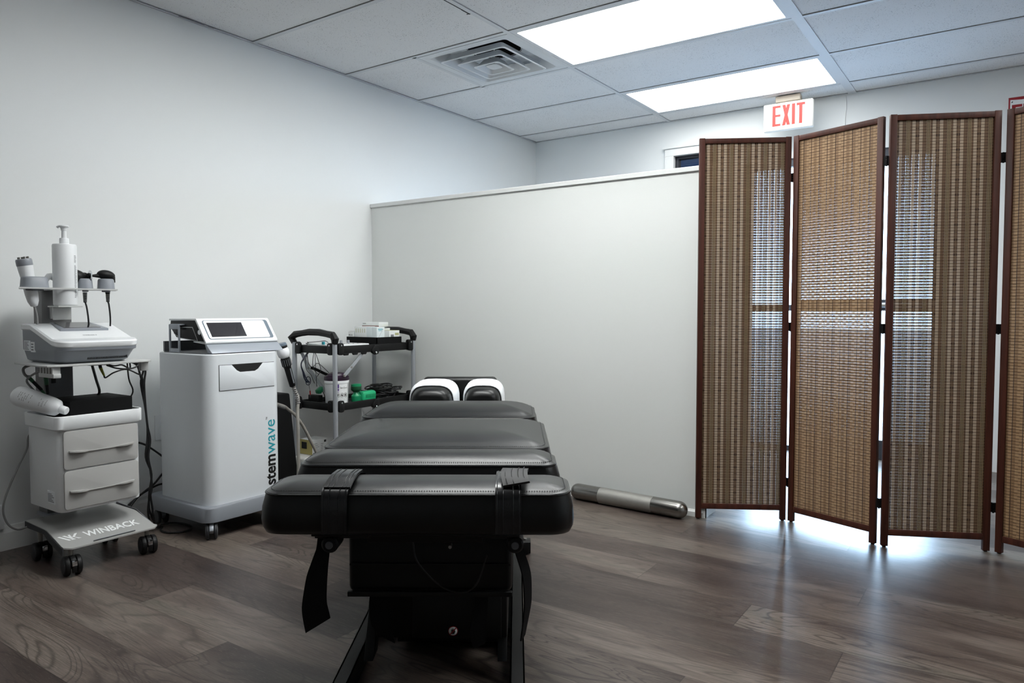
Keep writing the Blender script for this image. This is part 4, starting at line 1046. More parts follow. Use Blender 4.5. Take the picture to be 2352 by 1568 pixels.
# wall outlets
def outlet(y, z, h, label, w=.070):
    t = thing('wall_outlet', label, 'outlet', (XL, y, z))
    b = MB(); b.box(XL + .0003, XL + .006, y - w/2, y + w/2, z - h/2, z + h/2, M_WHITEP, r=.002); obj('plate', b, t)
    b = MB()
    for dz in (-.02, .02):
        b.box(XL + .006, XL + .0075, y - .017, y + .017, z + dz - .014, z + dz + .014, M_WHITEG, r=.001)
        b.box(XL + .0075, XL + .0078, y - .008, y - .006, z + dz - .004, z + dz + .005, M_INK); b.box(XL + .0075, XL + .0078, y + .006, y + .008, z + dz - .004, z + dz + .005, M_INK)
    obj('socket', b, t, 0)
outlet(1.798, .396, .115, 'white wall outlet low on the wall behind the tall cabinet')
b = MB(); b.box(XL + .0003, XL + .03, 1.09, 1.149, .088, .182, M_WHITEP, r=.006); single('wall_adapter', b, 'white plastic block on the wall at the left edge of the picture', 'adapter')

# ------------------------------------------------------------------ tall white cabinet on a grey wheeled base
T8 = thing('treatment_cabinet', 'tall white rolling cabinet with stemwave lettering on a grey base', 'cabinet', (-2.86, 1.86, 0))
CX0, CX1, CY0, CY1 = -3.045, -2.66, 1.684, 2.046
b = MB()
def rp(x0, x1, y0, y1, z, r, ins=0.0, n=7): return [(p[0], p[1], z) for p in rrect((x0+x1)/2, (y0+y1)/2, (x1-x0)/2 - ins, (y1-y0)/2 - ins, r, n)]
b.loft([rp(CX0-.045, CX1+.028, CY0-.028, CY1+.028, .070, .05, .004), rp(CX0-.045, CX1+.028, CY0-.028, CY1+.028, .073, .052), rp(CX0-.045, CX1+.028, CY0-.028, CY1+.028, .128, .052), rp(CX0-.045, CX1+.028, CY0-.028, CY1+.028, .132, .05, .003)], M_GREYM)
obj('base', b, T8, 40)
for x, y, yw in ((-2.672, 1.700, 1.0), (-3.055, 1.70, 1.4), (-2.672, 2.03, .3), (-3.055, 2.03, .5)):
    caster(T8, x, y, .072, .033, yw, M_RUB, M_RUBG, M_GREYS, None, wd=.012)
b = MB()
# body with a recess behind the drawer's scooped pull
DY0, DY1, DZ0, DZ1_ = 1.737, 2.006, .601, .708
b.loft([rp(CX0, CX1, CY0, CY1, .132, .05), rp(CX0, CX1, CY0, CY1, .749, .05), rp(CX0, CX1, CY0, CY1, .753, .047, .003)], M_CABW)
body = obj('body', b, T8, 35)
b = MB(); m_ = .0016
b.box(CX1 - .001, CX1 + .0008, DY0, DY1, DZ0, DZ1_, M_INK)
dw = obj('drawer_gap', b, body, 0)
b = MB(); ym = (DY0 + DY1)/2
prof = [(DY0 + m_, DZ0 + m_), (DY1 - m_, DZ0 + m_), (DY1 - m_, DZ1_ - m_), (ym + .075, DZ1_ - m_), (ym + .052, DZ1_ - .026), (ym + .036, DZ1_ - .034), (ym - .036, DZ1_ - .034), (ym - .052, DZ1_ - .026), (ym - .076, DZ1_ - m_), (DY0 + m_, DZ1_ - m_)]
b.prism(prof, CX1, CX1 + .0035, M_CABW, axis='x', r=.0008)
obj('drawer', b, T8, 30)
b = MB()
X_ = CX1 + .0004
w1 = b.text('stem', .0760, M_INK, mtx((0, 0, 1), (0, -1, 0), (1, 0, 0), (X_, 2.006, .166)), depth=.0006, offset=.0019, fit=.134)
w2 = b.text('wave', .0760, M_TEAL, mtx((0, 0, 1), (0, -1, 0), (1, 0, 0), (X_, 2.006, .304)), depth=.0006, offset=.0002, fit=.150)
b.text('TM', .011, M_INKG, mtx((0, 0, 1), (0, -1, 0), (1, 0, 0), (X_, 1.968, .456)), depth=.0006, fit=.012)
obj('lettering', b, body, 0)['label'] = 'black and teal stemwave lettering running upwards'
# grey stand bracket on top
b = MB(); b.box(-3.0, -2.69, 1.70, 2.05, .753, .757, M_GREYD); b.box(-3.005, -2.995, 1.70, 2.05, .757, .80, M_GREYD)
lip = [(-2.70, .756), (-2.664, .7565), (-2.708, .795), (-2.716, .793)]
b.prism(lip, 1.712, 2.062, M_GREYS, axis='y', r=.002)
std = obj('console_stand', b, T8, 30)
for y in (1.697, 2.058):
    b = MB()
    x0, x1 = -2.950, -2.872
    for (a, c_, z0, z1) in ((x0, x0 + .009, .755, .873), (x1 - .009, x1, .755, .873), (x0 + .009, x1 - .009, .853, .873), (x0 + .009, x1 - .009, .755, .772)): b.box(a, c_, y - .003, y + .003, z0, z1, M_GREYS, r=.0008)
    b.box(x0 + .001, x1 + .012, y - .003 if y > 1.8 else y, y + .001 if y > 1.8 else y + .018, .870, .875, M_GREYS, r=.001)
    obj('side_bracket', b, std, 30)
# slanted console held by the bracket
T9 = thing('shockwave_console', 'slanted white console with a black screen on top of the tall cabinet', 'console', (-2.85, 1.88, .79))
YA, YB_ = 1.712, 2.054
prof = [(-2.975, .893), (-2.772, .896), (-2.704, .802), (-2.712, .794), (-2.770, .800), (-2.93, .812), (-2.985, .862)]
b = MB(); b.prism([(-2.966, .890), (-2.776, .892), (-2.712, .803), (-2.780, .806), (-2.925, .818), (-2.972, .862)], YA + .001, YB_ - .001, M_BLACKP, axis='y', r=.002); bd = obj('body', b, T9, 30)
b = MB()     # white wrap-round shell: top sheet and sloping fascia
def shell(prof_o, prof_i, y0, y1, m, r):
    poly = prof_o + prof_i[::-1]
    return b.prism(poly, y0, y1, m, axis='y', r=r)
shell([(-2.970, .8965), (-2.772, .8985), (-2.767, .8955), (-2.7005, .803), (-2.7005, .797), (-2.706, .793), (-2.79, .800)], [(-2.970, .8885), (-2.778, .8905), (-2.775, .8885), (-2.7115, .803), (-2.7115, .799), (-2.712, .798), (-2.79, .8035)], YA - .004, YB_ + .004, M_WHITEG, .0016)
obj('shell', b, T9, 40)
e1 = Vector((0, 1, 0)); dn = Vector((-2.7005 + 2.767, 0, .803 - .8955)); Ls = dn.length; e2 = -dn.normalized(); en = e1.cross(e2)
xf = mtx(e1, e2, en, (-2.7005, YA - .004, .803)); Wd = YB_ - YA + .008
def slab(x0, x1, v0, v1, h0, h1, m, r, sk=0.0):
    pts = [(p[0], p[1]) for p in rrect((x0+x1)/2, (v0+v1)/2, (x1-x0)/2, (v1-v0)/2, r, 5)]
    b.prism(pts, h0, h1, m, xf=xf)
b = MB(); slab(.020, Wd - .014, .011, Ls - .007, .0, .0010, M_SLATE, .010); slab(.024, Wd - .032, .0135, Ls - .0095, .0010, .0018, M_WHITEG, .008); fc = obj('fascia', b, T9, 0)
b = MB(); slab(.036, .036 + .165, .022, Ls - .020, .0018, .0026, M_SCREEN, .001); obj('screen', b, fc, 0)['label'] = 'black screen'
b = MB(); b.cyl((-2.748, YA + .001, .842), (-2.748, YA - .004, .842), .0105, M_CHROME, 20, bev=.001); b.box(-2.7485, -2.7475, YA - .0045, YA - .0035, .835, .849, M_INKG); obj('key_switch', b, bd, 40)
b = MB(); b.tube([(-2.955, YA - .001, .8605), (-2.800, YA - .001, .8615), (-2.764, YA - .001, .806), (-2.90, YA - .001, .8165), (-2.940, YA - .001, .835)], .0014, M_WHITEP, n=6, sub=1); obj('side_edging', b, bd, 0)
# shockwave applicator hanging at the cabinet's right side, with its hose
A0 = Vector((-2.80, 2.156, .768)); A1 = Vector((-2.79, 2.208, .575)); ax = A1 - A0; L = ax.length
T10 = thing('shockwave_applicator', 'black and white applicator hanging between the tall cabinet and the utility cart', 'applicator', A0)
b = MB(); b.lathe([(.014, -.012), (.021, -.011), (.0245, -.002), (.024, .0)], M_SLATE, A0, ax, 22); b.lathe([(.0235, 0), (.0245, .003), (.0245, .010), (.023, .012)], M_INK, A0, ax, 22); obj('tip', b, T10, 40)
b = MB(); b.lathe([(.023, .012), (.0285, .022), (.0295, .036), (.026, .052), (.019, .060)], M_WHITEG, A0, ax, 24); obj('head', b, T10, 60)
b = MB(); b.lathe([(.019, .060), (.0215, .062), (.0215, .100), (.018, .103), (.0165, .115), (.0155, .150), (.014, L), (.009, L + .004)], M_BLACKP, A0, ax, 20)
for k in range(14):
    a = 2*PI*k/14; o1 = ax.orthogonal().normalized(); o2 = ax.normalized().cross(o1); q = (o1*math.cos(a) + o2*math.sin(a))*.0212
    b.cyl(A0 + ax.normalized()*.066 + q, A0 + ax.normalized()*.098 + q, .0018, M_GREYD, 6)
b.tube([A0 + ax.normalized()*.112 + Vector((.0165, 0, 0)), A0 + ax.normalized()*.15 + Vector((.0155, 0, 0)), A0 + ax.normalized()*.185 + Vector((.0142, 0, 0))], .003, M_GREYM, n=6)
obj('grip', b, T10, 50)
b = MB(); H = [(-2.79, 2.212, .575), (-2.783, 2.220, .545), (-2.772, 2.224, .515), (-2.762, 2.212, .45), (-2.752, 2.205, .40), (-2.75, 2.204, .302), (-2.75, 2.200, .147), (-2.77, 2.19, .02), (-2.85, 2.17, .010)]
b.tube(H, .0078, M_HOSE, n=10)
for k in range(9):
    c = Vector(H[0]).lerp(Vector((-2.766, 2.222, .49)), (k + .5)/9); b.lathe([(.0085, -.002), (.0105, -.001), (.0105, .0015), (.0085, .0025)], M_CABLEG, c, (.1, .1, -1), n=12)
obj('hose', b, T10, 60)
b = MB(); b.box(-2.86, -2.835, 2.0465, 2.140, .712, .716, M_BLACKP, r=.001); obj('applicator_holder', b, T8, 30)
b = MB(); H = [(-2.85, 2.05, .50), (-2.85, 2.12, .50), (-2.85, 2.195, .477), (-2.85, 2.228, .456), (-2.85, 2.273, .419), (-2.85, 2.325, .348), (-2.85, 2.364, .277), (-2.85, 2.399, .213), (-2.84, 2.44, .10), (-2.80, 2.45, .012), (-2.75, 2.40, .009)]
b.tube(H, .0075, M_HOSE, n=10)
for k in range(12):
    i = k/12; c = Vector((-2.85, 2.13, .50)).lerp(Vector((-2.85, 2.215, .466)), i); b.lathe([(.008, -.0015), (.010, 0), (.008, .0015)], M_CABLEG, c, (0, 1, -.4), n=12)
single('hose', b, 'grey ribbed hose curving down from the right side of the tall cabinet', 'hose', smooth=60)
b = MB(); b.prism([(2.11, 0.0), (2.40, 0.0), (2.345, .515), (2.10, .523)], -3.10, -2.985, M_BLACKF, axis='x', r=.008)
single('padded_case', b, 'tall black padded case standing between the white cabinet and the utility cart', 'case')

# ------------------------------------------------------------------ folding utility cart in the corner
UX0, UX1, UY0, UY1 = -3.085, -2.775, 2.456, 3.030
T11 = thing('utility_cart', 'black two-shelf utility cart with grey posts and end handles in the corner', 'cart', ((UX0+UX1)/2, (UY0+UY1)/2, 0))
for x in (UX0, UX1):
    for y in (UY0, UY1):
        b = MB(); b.cyl((x, y, .085), (x, y, .767), .0122, M_ALU, 16); po_ = obj('post', b, T11, 50)
def utray(z0, z1, sag, name):
    for (a, c_) in ((UY0 + .004, (UY0+UY1)/2 - .001), ((UY0+UY1)/2 + .001, UY1 - .004)):
        b = MB(); x0, x1 = UX0 + .016, UX1 - .016 + .014; w = .010
        near = a < 2.6
        def wall(xa, xb, ya, yb, zl=z0): b.box(xa, xb, ya, yb, zl, z1, M_BLACKP, r=.003)
        wall(x1 - w, x1, a, c_); wall(x0, x0 + w, a, c_)
        if near: wall(x0, x1, a, a + w)
        else: wall(x0, x1, c_ - w, c_)
        b.box(x0 + .002, x1 - .002, a + .002, c_ - .002, z0 + .010, z0 + .016, M_BLACKP)
        if near and sag:
            for k in range(3):
                yy = a + .075 + k*.062; b.prism([(yy - .02, z0 + .002), (yy + .02, z0 + .002), (yy + .013, z0 - .010), (yy - .013, z0 - .010)], x1 - w, x1, M_BLACKP, axis='x', r=.002)
        obj(name, b, T11, 35)
        # rounded brackets that clamp the posts
        ye = a - .004 if near else c_ + .004
        for x in (UX0, UX1):
            sx = 1 if x == UX1 else -1; b = MB(); s = 1 if near else -1
            yy0, yy1 = sorted((ye + s*.014, ye + s*.048))
            b.prism([(p[0], p[1]) for p in rrect((yy0+yy1)/2, (z0 + z1 + .016)/2 - .003, (yy1-yy0)/2, (z1 - z0 + .022)/2, .012, 4)], x - .006 + sx*.006, x + .006 + sx*.008, M_BLACKP, axis='x', r=.002)
            xx0, xx1 = sorted((x - sx*.014, x - sx*.050))
            b.prism([(p[0], p[1]) for p in rrect((xx0+xx1)/2, (z0 + z1 + .016)/2 - .003, (xx1-xx0)/2, (z1 - z0 + .022)/2, .012, 4)], ye - .008, ye + .008, M_BLACKP, axis='y', r=.002)
            br = obj('corner_bracket', b, T11, 35)
            b = MB(); xs_ = x + (.0145 if sx > 0 else -.0145); b.cyl((xs_ - .002, (yy0+yy1)/2, z1 + .004), (xs_ + .0015, (yy0+yy1)/2, z1 + .004), .0042, M_CHROME, 10)
            xm = (xx0+xx1)/2; b.cyl((xm, ye - .0095, z1 + .004), (xm, ye - .005, z1 + .004), .0042, M_CHROME, 10); obj('screw', b, br, 40)
    ym = (UY0+UY1)/2; x1 = UX1 - .002
    b = MB(); b.prism([(ym - .035, z0 + .01), (ym - .03, z0 - .004), (ym - .006, z0 - .016), (ym + .012, z0 - .012), (ym + .02, z0 + .006), (ym + .018, z1 - .004), (ym - .012, z1 - .002)], x1 - .012, x1 + .006, M_BLACKP, axis='x', r=.003); hg = obj('fold_hinge', b, T11, 35)
    b = MB(); b.cyl((x1 + .005, ym - .004, z0 - .004), (x1 + .0085, ym - .004, z0 - .004), .0058, M_CHROME, 14, bev=.001); obj('screw', b, hg, 40)
utray(.713, .752, True, 'upper_tray'); utray(.424, .462, False, 'lower_tray')
for y in (UY0, UY1):
    b = MB()
    pts = [(UX1, y, .764), (UX1 + .003, y, .786), (UX1 - .014, y, .808), (UX1 - .06, y, .814), (UX1 - .115, y, .821), (UX0 + .115, y, .821), (UX0 + .06, y, .814), (UX0 + .012, y, .808), (UX0 - .022, y, .790), (UX0, y, .764)]
    b.tube(pts, .0138, M_BLACKP, n=8, sub=1, radii=[.0155, .020, .019, .0165, .018, .018, .0165, .019, .020, .0155])
    obj('handle', b, T11, 25)
for x in (UX0, UX1):
    for y in (UY0, UY1): caster(T11, x, y, .088, .036, .3, M_RUB, M_RUBG, M_BLACKP)
for pts in ([(UX0 + .012, 2.49, .716), (UX0 + .012, 2.535, .625), (UX0 + .012, 2.655, .485)], [(UX1 - .014, 2.655, .706), (UX1 - .014, 2.578, .640), (UX1 - .014, 2.53, .60)]):
    b = MB(); pd = (Vector(pts[-1]) - Vector(pts[0])).normalized(); b.ribbon(pts, .019, (0, pd.z, -pd.y), .003, M_ALU)
    for p in pts: b.cyl((p[0] - .004, p[1], p[2]), (p[0] + .004, p[1], p[2]), .006, M_STEELB, 10)
    obj('fold_link', b, T11, 30)
TZ = .729    # surface of the upper tray
T12 = thing('stimulator', 'flat white stimulator unit with grey knobs on the utility cart top shelf', 'stimulator', (-2.88, 2.62, TZ))
b = MB(); b.box(-2.975, -2.797, 2.512, 2.712, TZ, .758, M_WHITEP, r=.003); b.box(-2.965, -2.806, 2.522, 2.702, .758, .7588, M_GREYL); bd = obj('body', b, T12, 30)
for k in range(3):
    b = MB(); b.lathe([(.0075, 0), (.0070, .0155), (.006, .0165)], M_GREYM, (-2.895, 2.555 + k*.05, .7585), n=14); obj('knob', b, T12, 40)
b = MB()
for k in range(5): b.cyl((-2.84, 2.545 + k*.032, .7585), (-2.84, 2.545 + k*.032, .7610), .0042, M_GREYM, 10)
for k in range(3): b.box(-2.87, -2.866, 2.54 + k*.05, 2.575 + k*.05, .7588, .7592, M_INKG)
obj('button', b, bd, 0)
T13 = thing('timer', 'small white device with one teal knob on the utility cart top shelf', 'device', (-2.91, 2.50, TZ))
b = MB(); b.prism([(-3.005, TZ), (-2.835, TZ), (-2.835, .7545), (-3.005, .762)], 2.475, 2.507, M_WHITEP, axis='y', r=.002); obj('body', b, T13, 30)
b = MB(); b.lathe([(.0085, 0), (.008, .014), (.007, .015)], M_TEAL, (-2.90, 2.491, .757), n=14); obj('knob', b, T13, 40)['label'] = 'teal knob'
b = MB(); b.tube([(-3.0, 2.49, .756), (-3.03, 2.495, .766), (-3.05, 2.52, .764), (-3.03, 2.56, .766), (-2.97, 2.56, .772), (-2.92, 2.54, .765)], .0018, M_CABLE, n=6); b.tube([(-3.0, 2.486, .753), (-3.035, 2.49, .760), (-3.045, 2.54, .757)], .0018, M_CABLE, n=6); single('lead_wire', b, 'thin black lead wires coiled behind the device with the teal knob', 'cable')
# black tray of small cartons
KX0, KX1, KY0, KY1 = -3.035, -2.800, 2.772, 2.962
b = MB(); K0, K1 = TZ, .787; w = .004
b.box(KX0, KX1, KY0, KY1, K0, K0 + .004, M_BLACKF)
for (x0, x1, y0, y1) in ((KX0, KX1, KY0, KY0 + w), (KX0, KX1, KY1 - w, KY1), (KX0, KX0 + w, KY0, KY1), (KX1 - w, KX1, KY0, KY1)): b.box(x0, x1, y0, y1, K0, K1, M_BLACKF)
single('tray', b, 'black open tray full of small cartons on the utility cart', 'tray')
kz = K0 + .0045
def carton(x0, x1, y0, y1, z0, z1, m, label, deco=None, group='small cartons in the black tray'):
    t = thing('carton', label, 'carton', ((x0+x1)/2, (y0+y1)/2, z0), group=group)
    b = MB(); b.box(x0, x1, y0, y1, z0, z1, m, r=.0008); bx = obj('box', b, t, 30)
    if deco:
        b = MB(); deco(b, x0, x1, y0, y1, z0, z1); obj('print', b, bx, 0)
    return t
def d_lines(m, n):
    def f(b, x0, x1, y0, y1, z0, z1):
        for k in range(n):
            x = x0 + (x1-x0)*(.12 + .70*k/max(n-1, 1)); b.box(x, x + .0035, y0 - .0005, y0, z1 - .033, z1 - .011, m)
    return f
def d_band(m, lo, hi):
    def f(b, x0, x1, y0, y1, z0, z1):
        b.box(x0, x1, y0 - .0005, y0, z0 + (z1-z0)*lo, z0 + (z1-z0)*hi, m); b.box(x0 + .006, x0 + .03, y0 - .0006, y0, z0 + (z1-z0)*.62, z0 + (z1-z0)*.76, M_INKG)
    return f
def d_side(m):
    def f(b, x0, x1, y0, y1, z0, z1):
        b.poly([(x1 + .0004, y0 + .004, z0 + .4*(z1-z0)), (x1 + .0004, y0 + .006, z0 + .4*(z1-z0)), (x1 + .0004, y1 - .008, z1 - .01), (x1 + .0004, y1 - .010, z1 - .01)], m)
        b.box(x1, x1 + .0005, y0 + .01, y1 - .014, z1 - .014, z1 - .010, M_TEAL); b.box(x1, x1 + .0005, y0 + .012, y1 - .02, z1 - .021, z1 - .018, M_TEAL)
    return f
def d_mark(b, x0, x1, y0, y1, z0, z1):
    b.box(x0 + .006, x0 + .012, y0 - .0005, y0, z1 - .022, z1 - .016, M_INK); b.box(x0 + .015, x0 + .034, y0 - .0005, y0, z1 - .021, z1 - .018, M_INKG); b.box(x0 + .004, x1 - .004, y0 + .004, y0 + .02, z1, z1 + .0005, M_INK)
def d_yel(b, x0, x1, y0, y1, z0, z1):
    b.box(x0, x1, y0, y1, z1, z1 + .0005, M_PYEL); b.box(x1, x1 + .0005, y0 + .012, y0 + .035, z0 + .55*(z1-z0), z0 + .75*(z1-z0), M_INKG); b.box(x1, x1 + .0005, y0 + .045, y1 - .005, z0 + .7*(z1-z0), z0 + .85*(z1-z0), M_PYEL)
carton(-3.028, -2.985, 2.778, 2.84, kz, .816, M_BOXW, 'small white carton with a black mark at the left end of the tray', d_mark)
carton(-2.980, -2.886, 2.780, 2.845, kz, .844, M_BOXW, 'largest white carton in the tray with five olive stripes', d_lines(M_PYEL, 5))
carton(-2.884, -2.846, 2.778, 2.826, kz, .8435, M_BOXB, 'pale blue carton next to the striped carton, teal print on its side', d_side(M_INKG))
carton(-2.844, -2.806, 2.778, 2.836, kz, .8425, M_BOXB, 'pale blue carton at the front corner of the tray with a diagonal line', d_side(M_GREYM))
carton(-2.870, -2.806, 2.872, 2.952, kz, .8215, M_BOXW, 'low white carton with an olive top at the right end of the tray', d_yel)
carton(-2.905, -2.850, 2.840, 2.865, kz, .842, M_BOXW, 'plain white carton behind the two pale blue cartons')
carton(-2.940, -2.878, 2.872, 2.952, kz, .834, M_BOXW, 'white carton standing behind the low carton with the olive top')
carton(-3.02, -2.955, 2.850, 2.955, kz, .8425, M_BOXW, 'white carton at the back of the tray beneath the red-brown striped box')
carton(-2.995, -2.865, 2.852, 2.925, .8428, .8665, M_BOXW, 'white carton with a red-brown stripe on top of the others', d_band(M_PRED, .0, .2))
# lower tray: wipes tub, green massager, cables
LZ = .440
T14 = thing('wipes_tub', 'white tub of wipes with a dark purple lid on the utility cart', 'tub', (-2.868, 2.548, LZ))
bx = Vector(T14.location)
b = MB(); b.lathe([(.0545, 0), (.0565, .003), (.0605, .116), (.0630, .118), (.0635, .131), (.062, .133)], M_WHITEP, bx, n=40); tb = obj('body', b, T14, 40)
b = MB(); b.lathe([(.063, .132), (.064, .135), (.063, .150), (.058, .155), (.048, .157), (.043, .168), (.026, .172)], M_PURPD, bx, n=40); obj('lid', b, T14, 40)['label'] = 'dark purple lid'
b = MB()
def on_tub(a, z, r=.0006):
    rr = .0565 + (.0605 - .0565)*min(z/.116, 1) + r; return Vector((bx.x + rr*math.cos(a), bx.y + rr*math.sin(a), bx.z + z))
def patch(a0, a1, z0, z1, m, r=.0006, n=6):
    for i in range(n):
        p, q = a0 + (a1-a0)*i/n, a0 + (a1-a0)*(i+1)/n; b.poly([on_tub(p, z0, r), on_tub(q, z0, r), on_tub(q, z1, r), on_tub(p, z1, r)], m)
A_ = math.atan2(-2.548, 2.868)            # direction of the camera seen from the tub
patch(A_ - .15, A_ + 1.05, .012, .116, M_WPRINT, .0005, 10); patch(A_ - .10, A_ + .20, .082, .114, M_PURP, .0011)
def on_text(body, a, z, size, m, fit):
    c = on_tub(a, z, .0014); ex = Vector((-math.sin(a), math.cos(a), 0)); b.text(body, size, m, mtx(ex, (0, 0, 1), (math.cos(a), math.sin(a), 0), c), depth=.0003, fit=fit)
on_text('super', A_ - .06, .090, .014, M_WPRINT, .018); on_text('Sani-Cloth', A_ + .30, .093, .012, M_INK, .036)
patch(A_ - .08, A_ + .2, .075, .077, M_PURP, .0011)
for k in range(3):
    a = A_ + .10 + k*.36; c = on_tub(a, .058, .0014); ex = Vector((-math.sin(a), math.cos(a), 0))
    pts = [c + ex*.0092*math.cos(2*PI*i/20) + Vector((0, 0, .0115*math.sin(2*PI*i/20))) for i in range(21)]; b.tube(pts, .0006, M_INK, n=4, sub=1)
    b.poly([c + ex*.0055*math.cos(2*PI*i/9 + k)*(1 if i % 2 else .45) + Vector((0, 0, .007*math.sin(2*PI*i/9 + k))) for i in range(9)], M_INK)
for k, wd in enumerate((.6, .55, .2, .35)): patch(A_ + .02, A_ + .02 + wd*1.4, .036 - k*.007, .0372 - k*.007, M_INKG, .0011)
obj('label', b, tb, 0)
T15 = thing('green_pump', 'green ribbed handheld pump with a dark round top beside the wipes tub', 'pump', (-2.875, 2.74, LZ))
b = MB(); b.box(-2.905, -2.845, 2.712, 2.812, LZ + .003, LZ + .056, M_GREENM, r=.012, seg=3)
for k in range(9): b.box(-2.846, -2.8435, 2.732 + k*.0085, 2.7365 + k*.0085, LZ + .022, LZ + .040, M_GREEN); b.box(-2.88, -2.86, 2.732 + k*.0085, 2.7365 + k*.0085, LZ + .055, LZ + .0575, M_GREEN)
obj('motor_housing', b, T15, 35)
b = MB(); b.lathe([(.024, 0), (.026, .006), (.026, .035), (.017, .045), (.013, .058)], M_GREEN, (-2.875, 2.69, LZ + .001), n=24); b.cyl((-2.875, 2.69, LZ + .022), (-2.875, 2.73, LZ + .022), .015, M_GREEN, 16); obj('neck', b, T15, 40)
b = MB(); b.lathe([(.013, .055), (.026, .064), (.028, .070), (.028, .086), (.026, .088)], M_GREEND, (-2.875, 2.69, LZ + .001), n=24); b.lathe([(.0275, .086), (.0275, .096), (.025, .098)], M_GREEN, (-2.875, 2.69, LZ + .001), n=24); obj('cap', b, T15, 40)
b = MB(); rnd = random.Random(3)
for k in range(20):
    cx_, cy_ = -2.91 + rnd.uniform(-.05, .05), 2.915 + rnd.uniform(-.04, .05); r0 = rnd.uniform(.025, .055); z = LZ + .008 + k*.0033; ph = rnd.uniform(0, 6)
    b.tube([(cx_ + r0*1.1*math.cos(ph + i*PI/4), cy_ + r0*math.sin(ph + i*PI/4), z + .006*math.sin(i*1.3 + k)) for i in range(9)], .0038, M_CABLE, n=7)
b.tube([(-2.88, 2.70, .51), (-2.89, 2.77, .492), (-2.90, 2.85, .495), (-2.92, 2.92, .490), (-2.95, 2.98, .47)], .0035, M_CABLE, n=7)
single('cable_coil', b, 'heap of shiny black cables on the lower shelf of the utility cart', 'cables', smooth=60)
b = MB(); b.box(-3.035, -2.955, 2.50, 2.53, LZ, LZ + .05, M_BLACKP, r=.003); single('battery_box', b, 'small black box on the lower shelf left of the wipes tub', 'box')
b = MB(); b.prism([(2.565, LZ + .065), (2.60, LZ + .085), (2.605, LZ + .06), (2.59, LZ + .045), (2.572, LZ + .045)], -3.06, -3.035, M_GREEN, axis='x', r=.004); b.tube([(-3.048, 2.60, LZ + .07), (-3.05, 2.62, LZ + .04), (-3.05, 2.63, LZ + .006)], .002, M_CABLE, n=6); b.tube([(-3.048, 2.57, LZ + .085), (-3.048, 2.565, LZ + .16), (-3.05, 2.56, .714)], .0015, M_CABLE, n=6); single('clip_lead', b, 'green clip on a thin lead behind the wipes tub', 'clip')
for i, (pts, lab) in enumerate((([(-2.98, 2.455, .716), (-2.98, 2.440, .659), (-2.98, 2.449, .624), (-2.98, 2.477, .595), (-2.98, 2.497, .552)], 'first thin black lead hanging below the upper tray, nearest the cabinet'),
    ([(-2.95, 2.47, .716), (-2.95, 2.462, .659), (-2.95, 2.472, .624), (-2.95, 2.50, .60)], 'middle thin black lead hanging below the upper tray'),
    ([(-2.95, 2.48, .716), (-2.95, 2.50, .668), (-2.95, 2.514, .621), (-2.95, 2.489, .589)], 'curving thin black lead hanging below the upper tray, nearest the front post'))):
    b = MB(); b.tube(pts, .0016, M_CABLE, n=6); single('lead_wire', b, lab, 'cable', 'leads hanging under the upper tray', smooth=60)
b = MB()
L4 = [(-3.0, 2.475, .716), (-3.0, 2.43, .66), (-3.0, 2.443, .612), (-3.0, 2.454, .578), (-3.0, 2.473, .558)]
for k in range(3): b.tube([(p[0] + .006*math.sin(k*2 + i), p[1] + .004*k - .004, p[2]) for i, p in enumerate(L4)], .0028, M_NAVY, n=6)
b.tube([(-3.0, 2.473 + .016*math.cos(i*PI/4), .566 + .022*math.sin(i*PI/4)) for i in range(9)], .002, M_NAVY, n=6)
b.tube([(-3.0, 2.475, .56), (-3.0, 2.481, .53), (-3.0, 2.484, .512)], .0016, M_CABLEG, n=6); b.cyl((-3.0, 2.484, .514), (-3.0, 2.486, .492), .0032, M_SIGNR, 8); b.cyl((-3.0, 2.486, .492), (-3.0, 2.488, .478), .0015, M_CHROME, 6)
single('lead_bundle', b, 'bundled navy leads with a red plug hanging from the utility cart', 'cable', smooth=60)
b = MB(); b.tube([(-3.03, 2.52, .63), (-3.0, 2.53, .62), (-2.96, 2.55, .60), (-2.93, 2.57, .585)], .008, M_BLACKF, n=8); b.tube([(-3.04, 2.50, .714), (-3.03, 2.50, .66), (-3.03, 2.52, .63)], .002, M_CABLE, n=6); b.tube([(-3.02, 2.525, .635), (-2.985, 2.525, .655), (-2.95, 2.55, .62), (-2.935, 2.57, .59)], .0022, M_CABLEG, n=6); single('cord_bundle', b, 'short dark strap and grey cord tangled on the left fold link', 'cable', smooth=60)
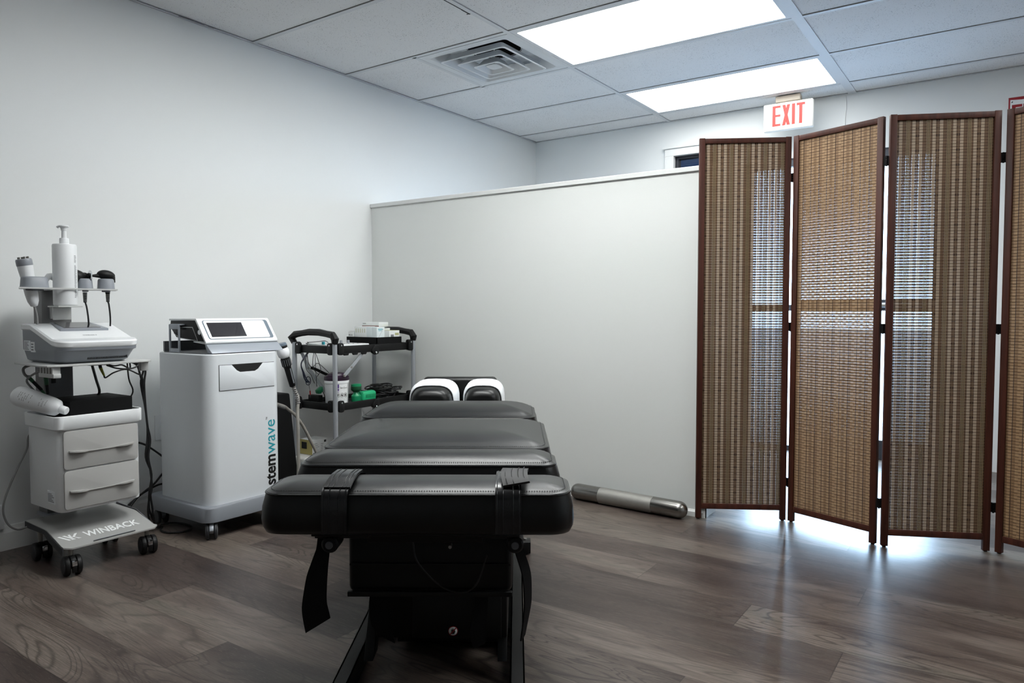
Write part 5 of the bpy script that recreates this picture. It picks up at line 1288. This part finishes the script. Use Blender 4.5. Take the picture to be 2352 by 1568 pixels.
# cartons on the floor behind the table
F0 = .002
b = MB(); b.box(-3.11, -2.985, 2.430, 2.560, 0.0, .168, M_FOAM, r=.012, seg=3); single('white_stack', b, 'white soft package on the floor beneath the utility cart', 'package')
t = thing('supply_carton', 'yellow and white printed carton resting on the white package', 'carton', (-3.05, 2.55, .1685))
b = MB(); b.box(-3.105, -3.005, 2.500, 2.600, .1685, .250, M_BOXW, r=.001); bx = obj('box', b, t, 30)
b = MB(); b.box(-3.104, -3.006, 2.4993, 2.4999, .171, .248, M_BOXY); b.box(-3.09, -3.05, 2.4988, 2.4993, .20, .235, M_INK)
for k in range(6): b.box(-3.0052, -3.0045, 2.508, 2.545 - .006*(k % 3), .182 + k*.009, .184 + k*.009, M_INKG)
for k in range(5): b.box(-3.0052, -3.0045, 2.556, 2.574 - .004*(k % 2), .186 + k*.009, .188 + k*.009, M_INKG)
b.box(-3.0052, -3.0045, 2.578, 2.592, .230, .242, M_INK); b.box(-3.0052, -3.0045, 2.504, 2.510, .176, .181, M_INK)
obj('print', b, bx, 0)

# ------------------------------------------------------------------ camera and light
f_px, yaw, pitch = 1656.0, .605, .043
cam = bpy.data.cameras.new('camera'); cam.sensor_width = 36; cam.lens = f_px*36/2352; cam.clip_start = .05
co = bpy.data.objects.new('camera', cam); COL.objects.link(co)
fwd = Vector((-math.sin(yaw)*math.cos(pitch), math.cos(yaw)*math.cos(pitch), -math.sin(pitch))); rt = Vector((math.cos(yaw), math.sin(yaw), 0)); up = rt.cross(fwd)
co.matrix_world = Matrix(((rt.x, up.x, -fwd.x, 0), (rt.y, up.y, -fwd.y, 0), (rt.z, up.z, -fwd.z, .932), (0, 0, 0, 1)))
SC.camera = co

w = bpy.data.worlds.new('daylight'); SC.world = w; w.use_nodes = True
bg = w.node_tree.nodes['Background']; bg.inputs[0].default_value = (.66, .83, 1.0, 1); bg.inputs[1].default_value = 21.0
pl = bpy.data.lights.new('door_portal', 'AREA'); pl.shape = 'RECTANGLE'; pl.size = DX1 - DX0; pl.size_y = DZ1; pl.cycles.is_portal = True
po = bpy.data.objects.new('door_portal', pl); COL.objects.link(po); po.location = ((DX0+DX1)/2, YB + .15, DZ1/2); po.rotation_euler = (-PI/2, 0, 0)

SC.view_settings.view_transform = 'Standard'; SC.view_settings.look = 'None'; SC.view_settings.gamma = 1.0
SC.view_settings.exposure = 0.0; SC.view_settings.use_curve_mapping = False
SC.cycles.use_denoising = True; SC.cycles.max_bounces = 10; SC.cycles.diffuse_bounces = 6; SC.cycles.transparent_max_bounces = 12
SC.cycles.sample_clamp_indirect = 6.0; SC.cycles.caustics_reflective = False; SC.cycles.caustics_refractive = False
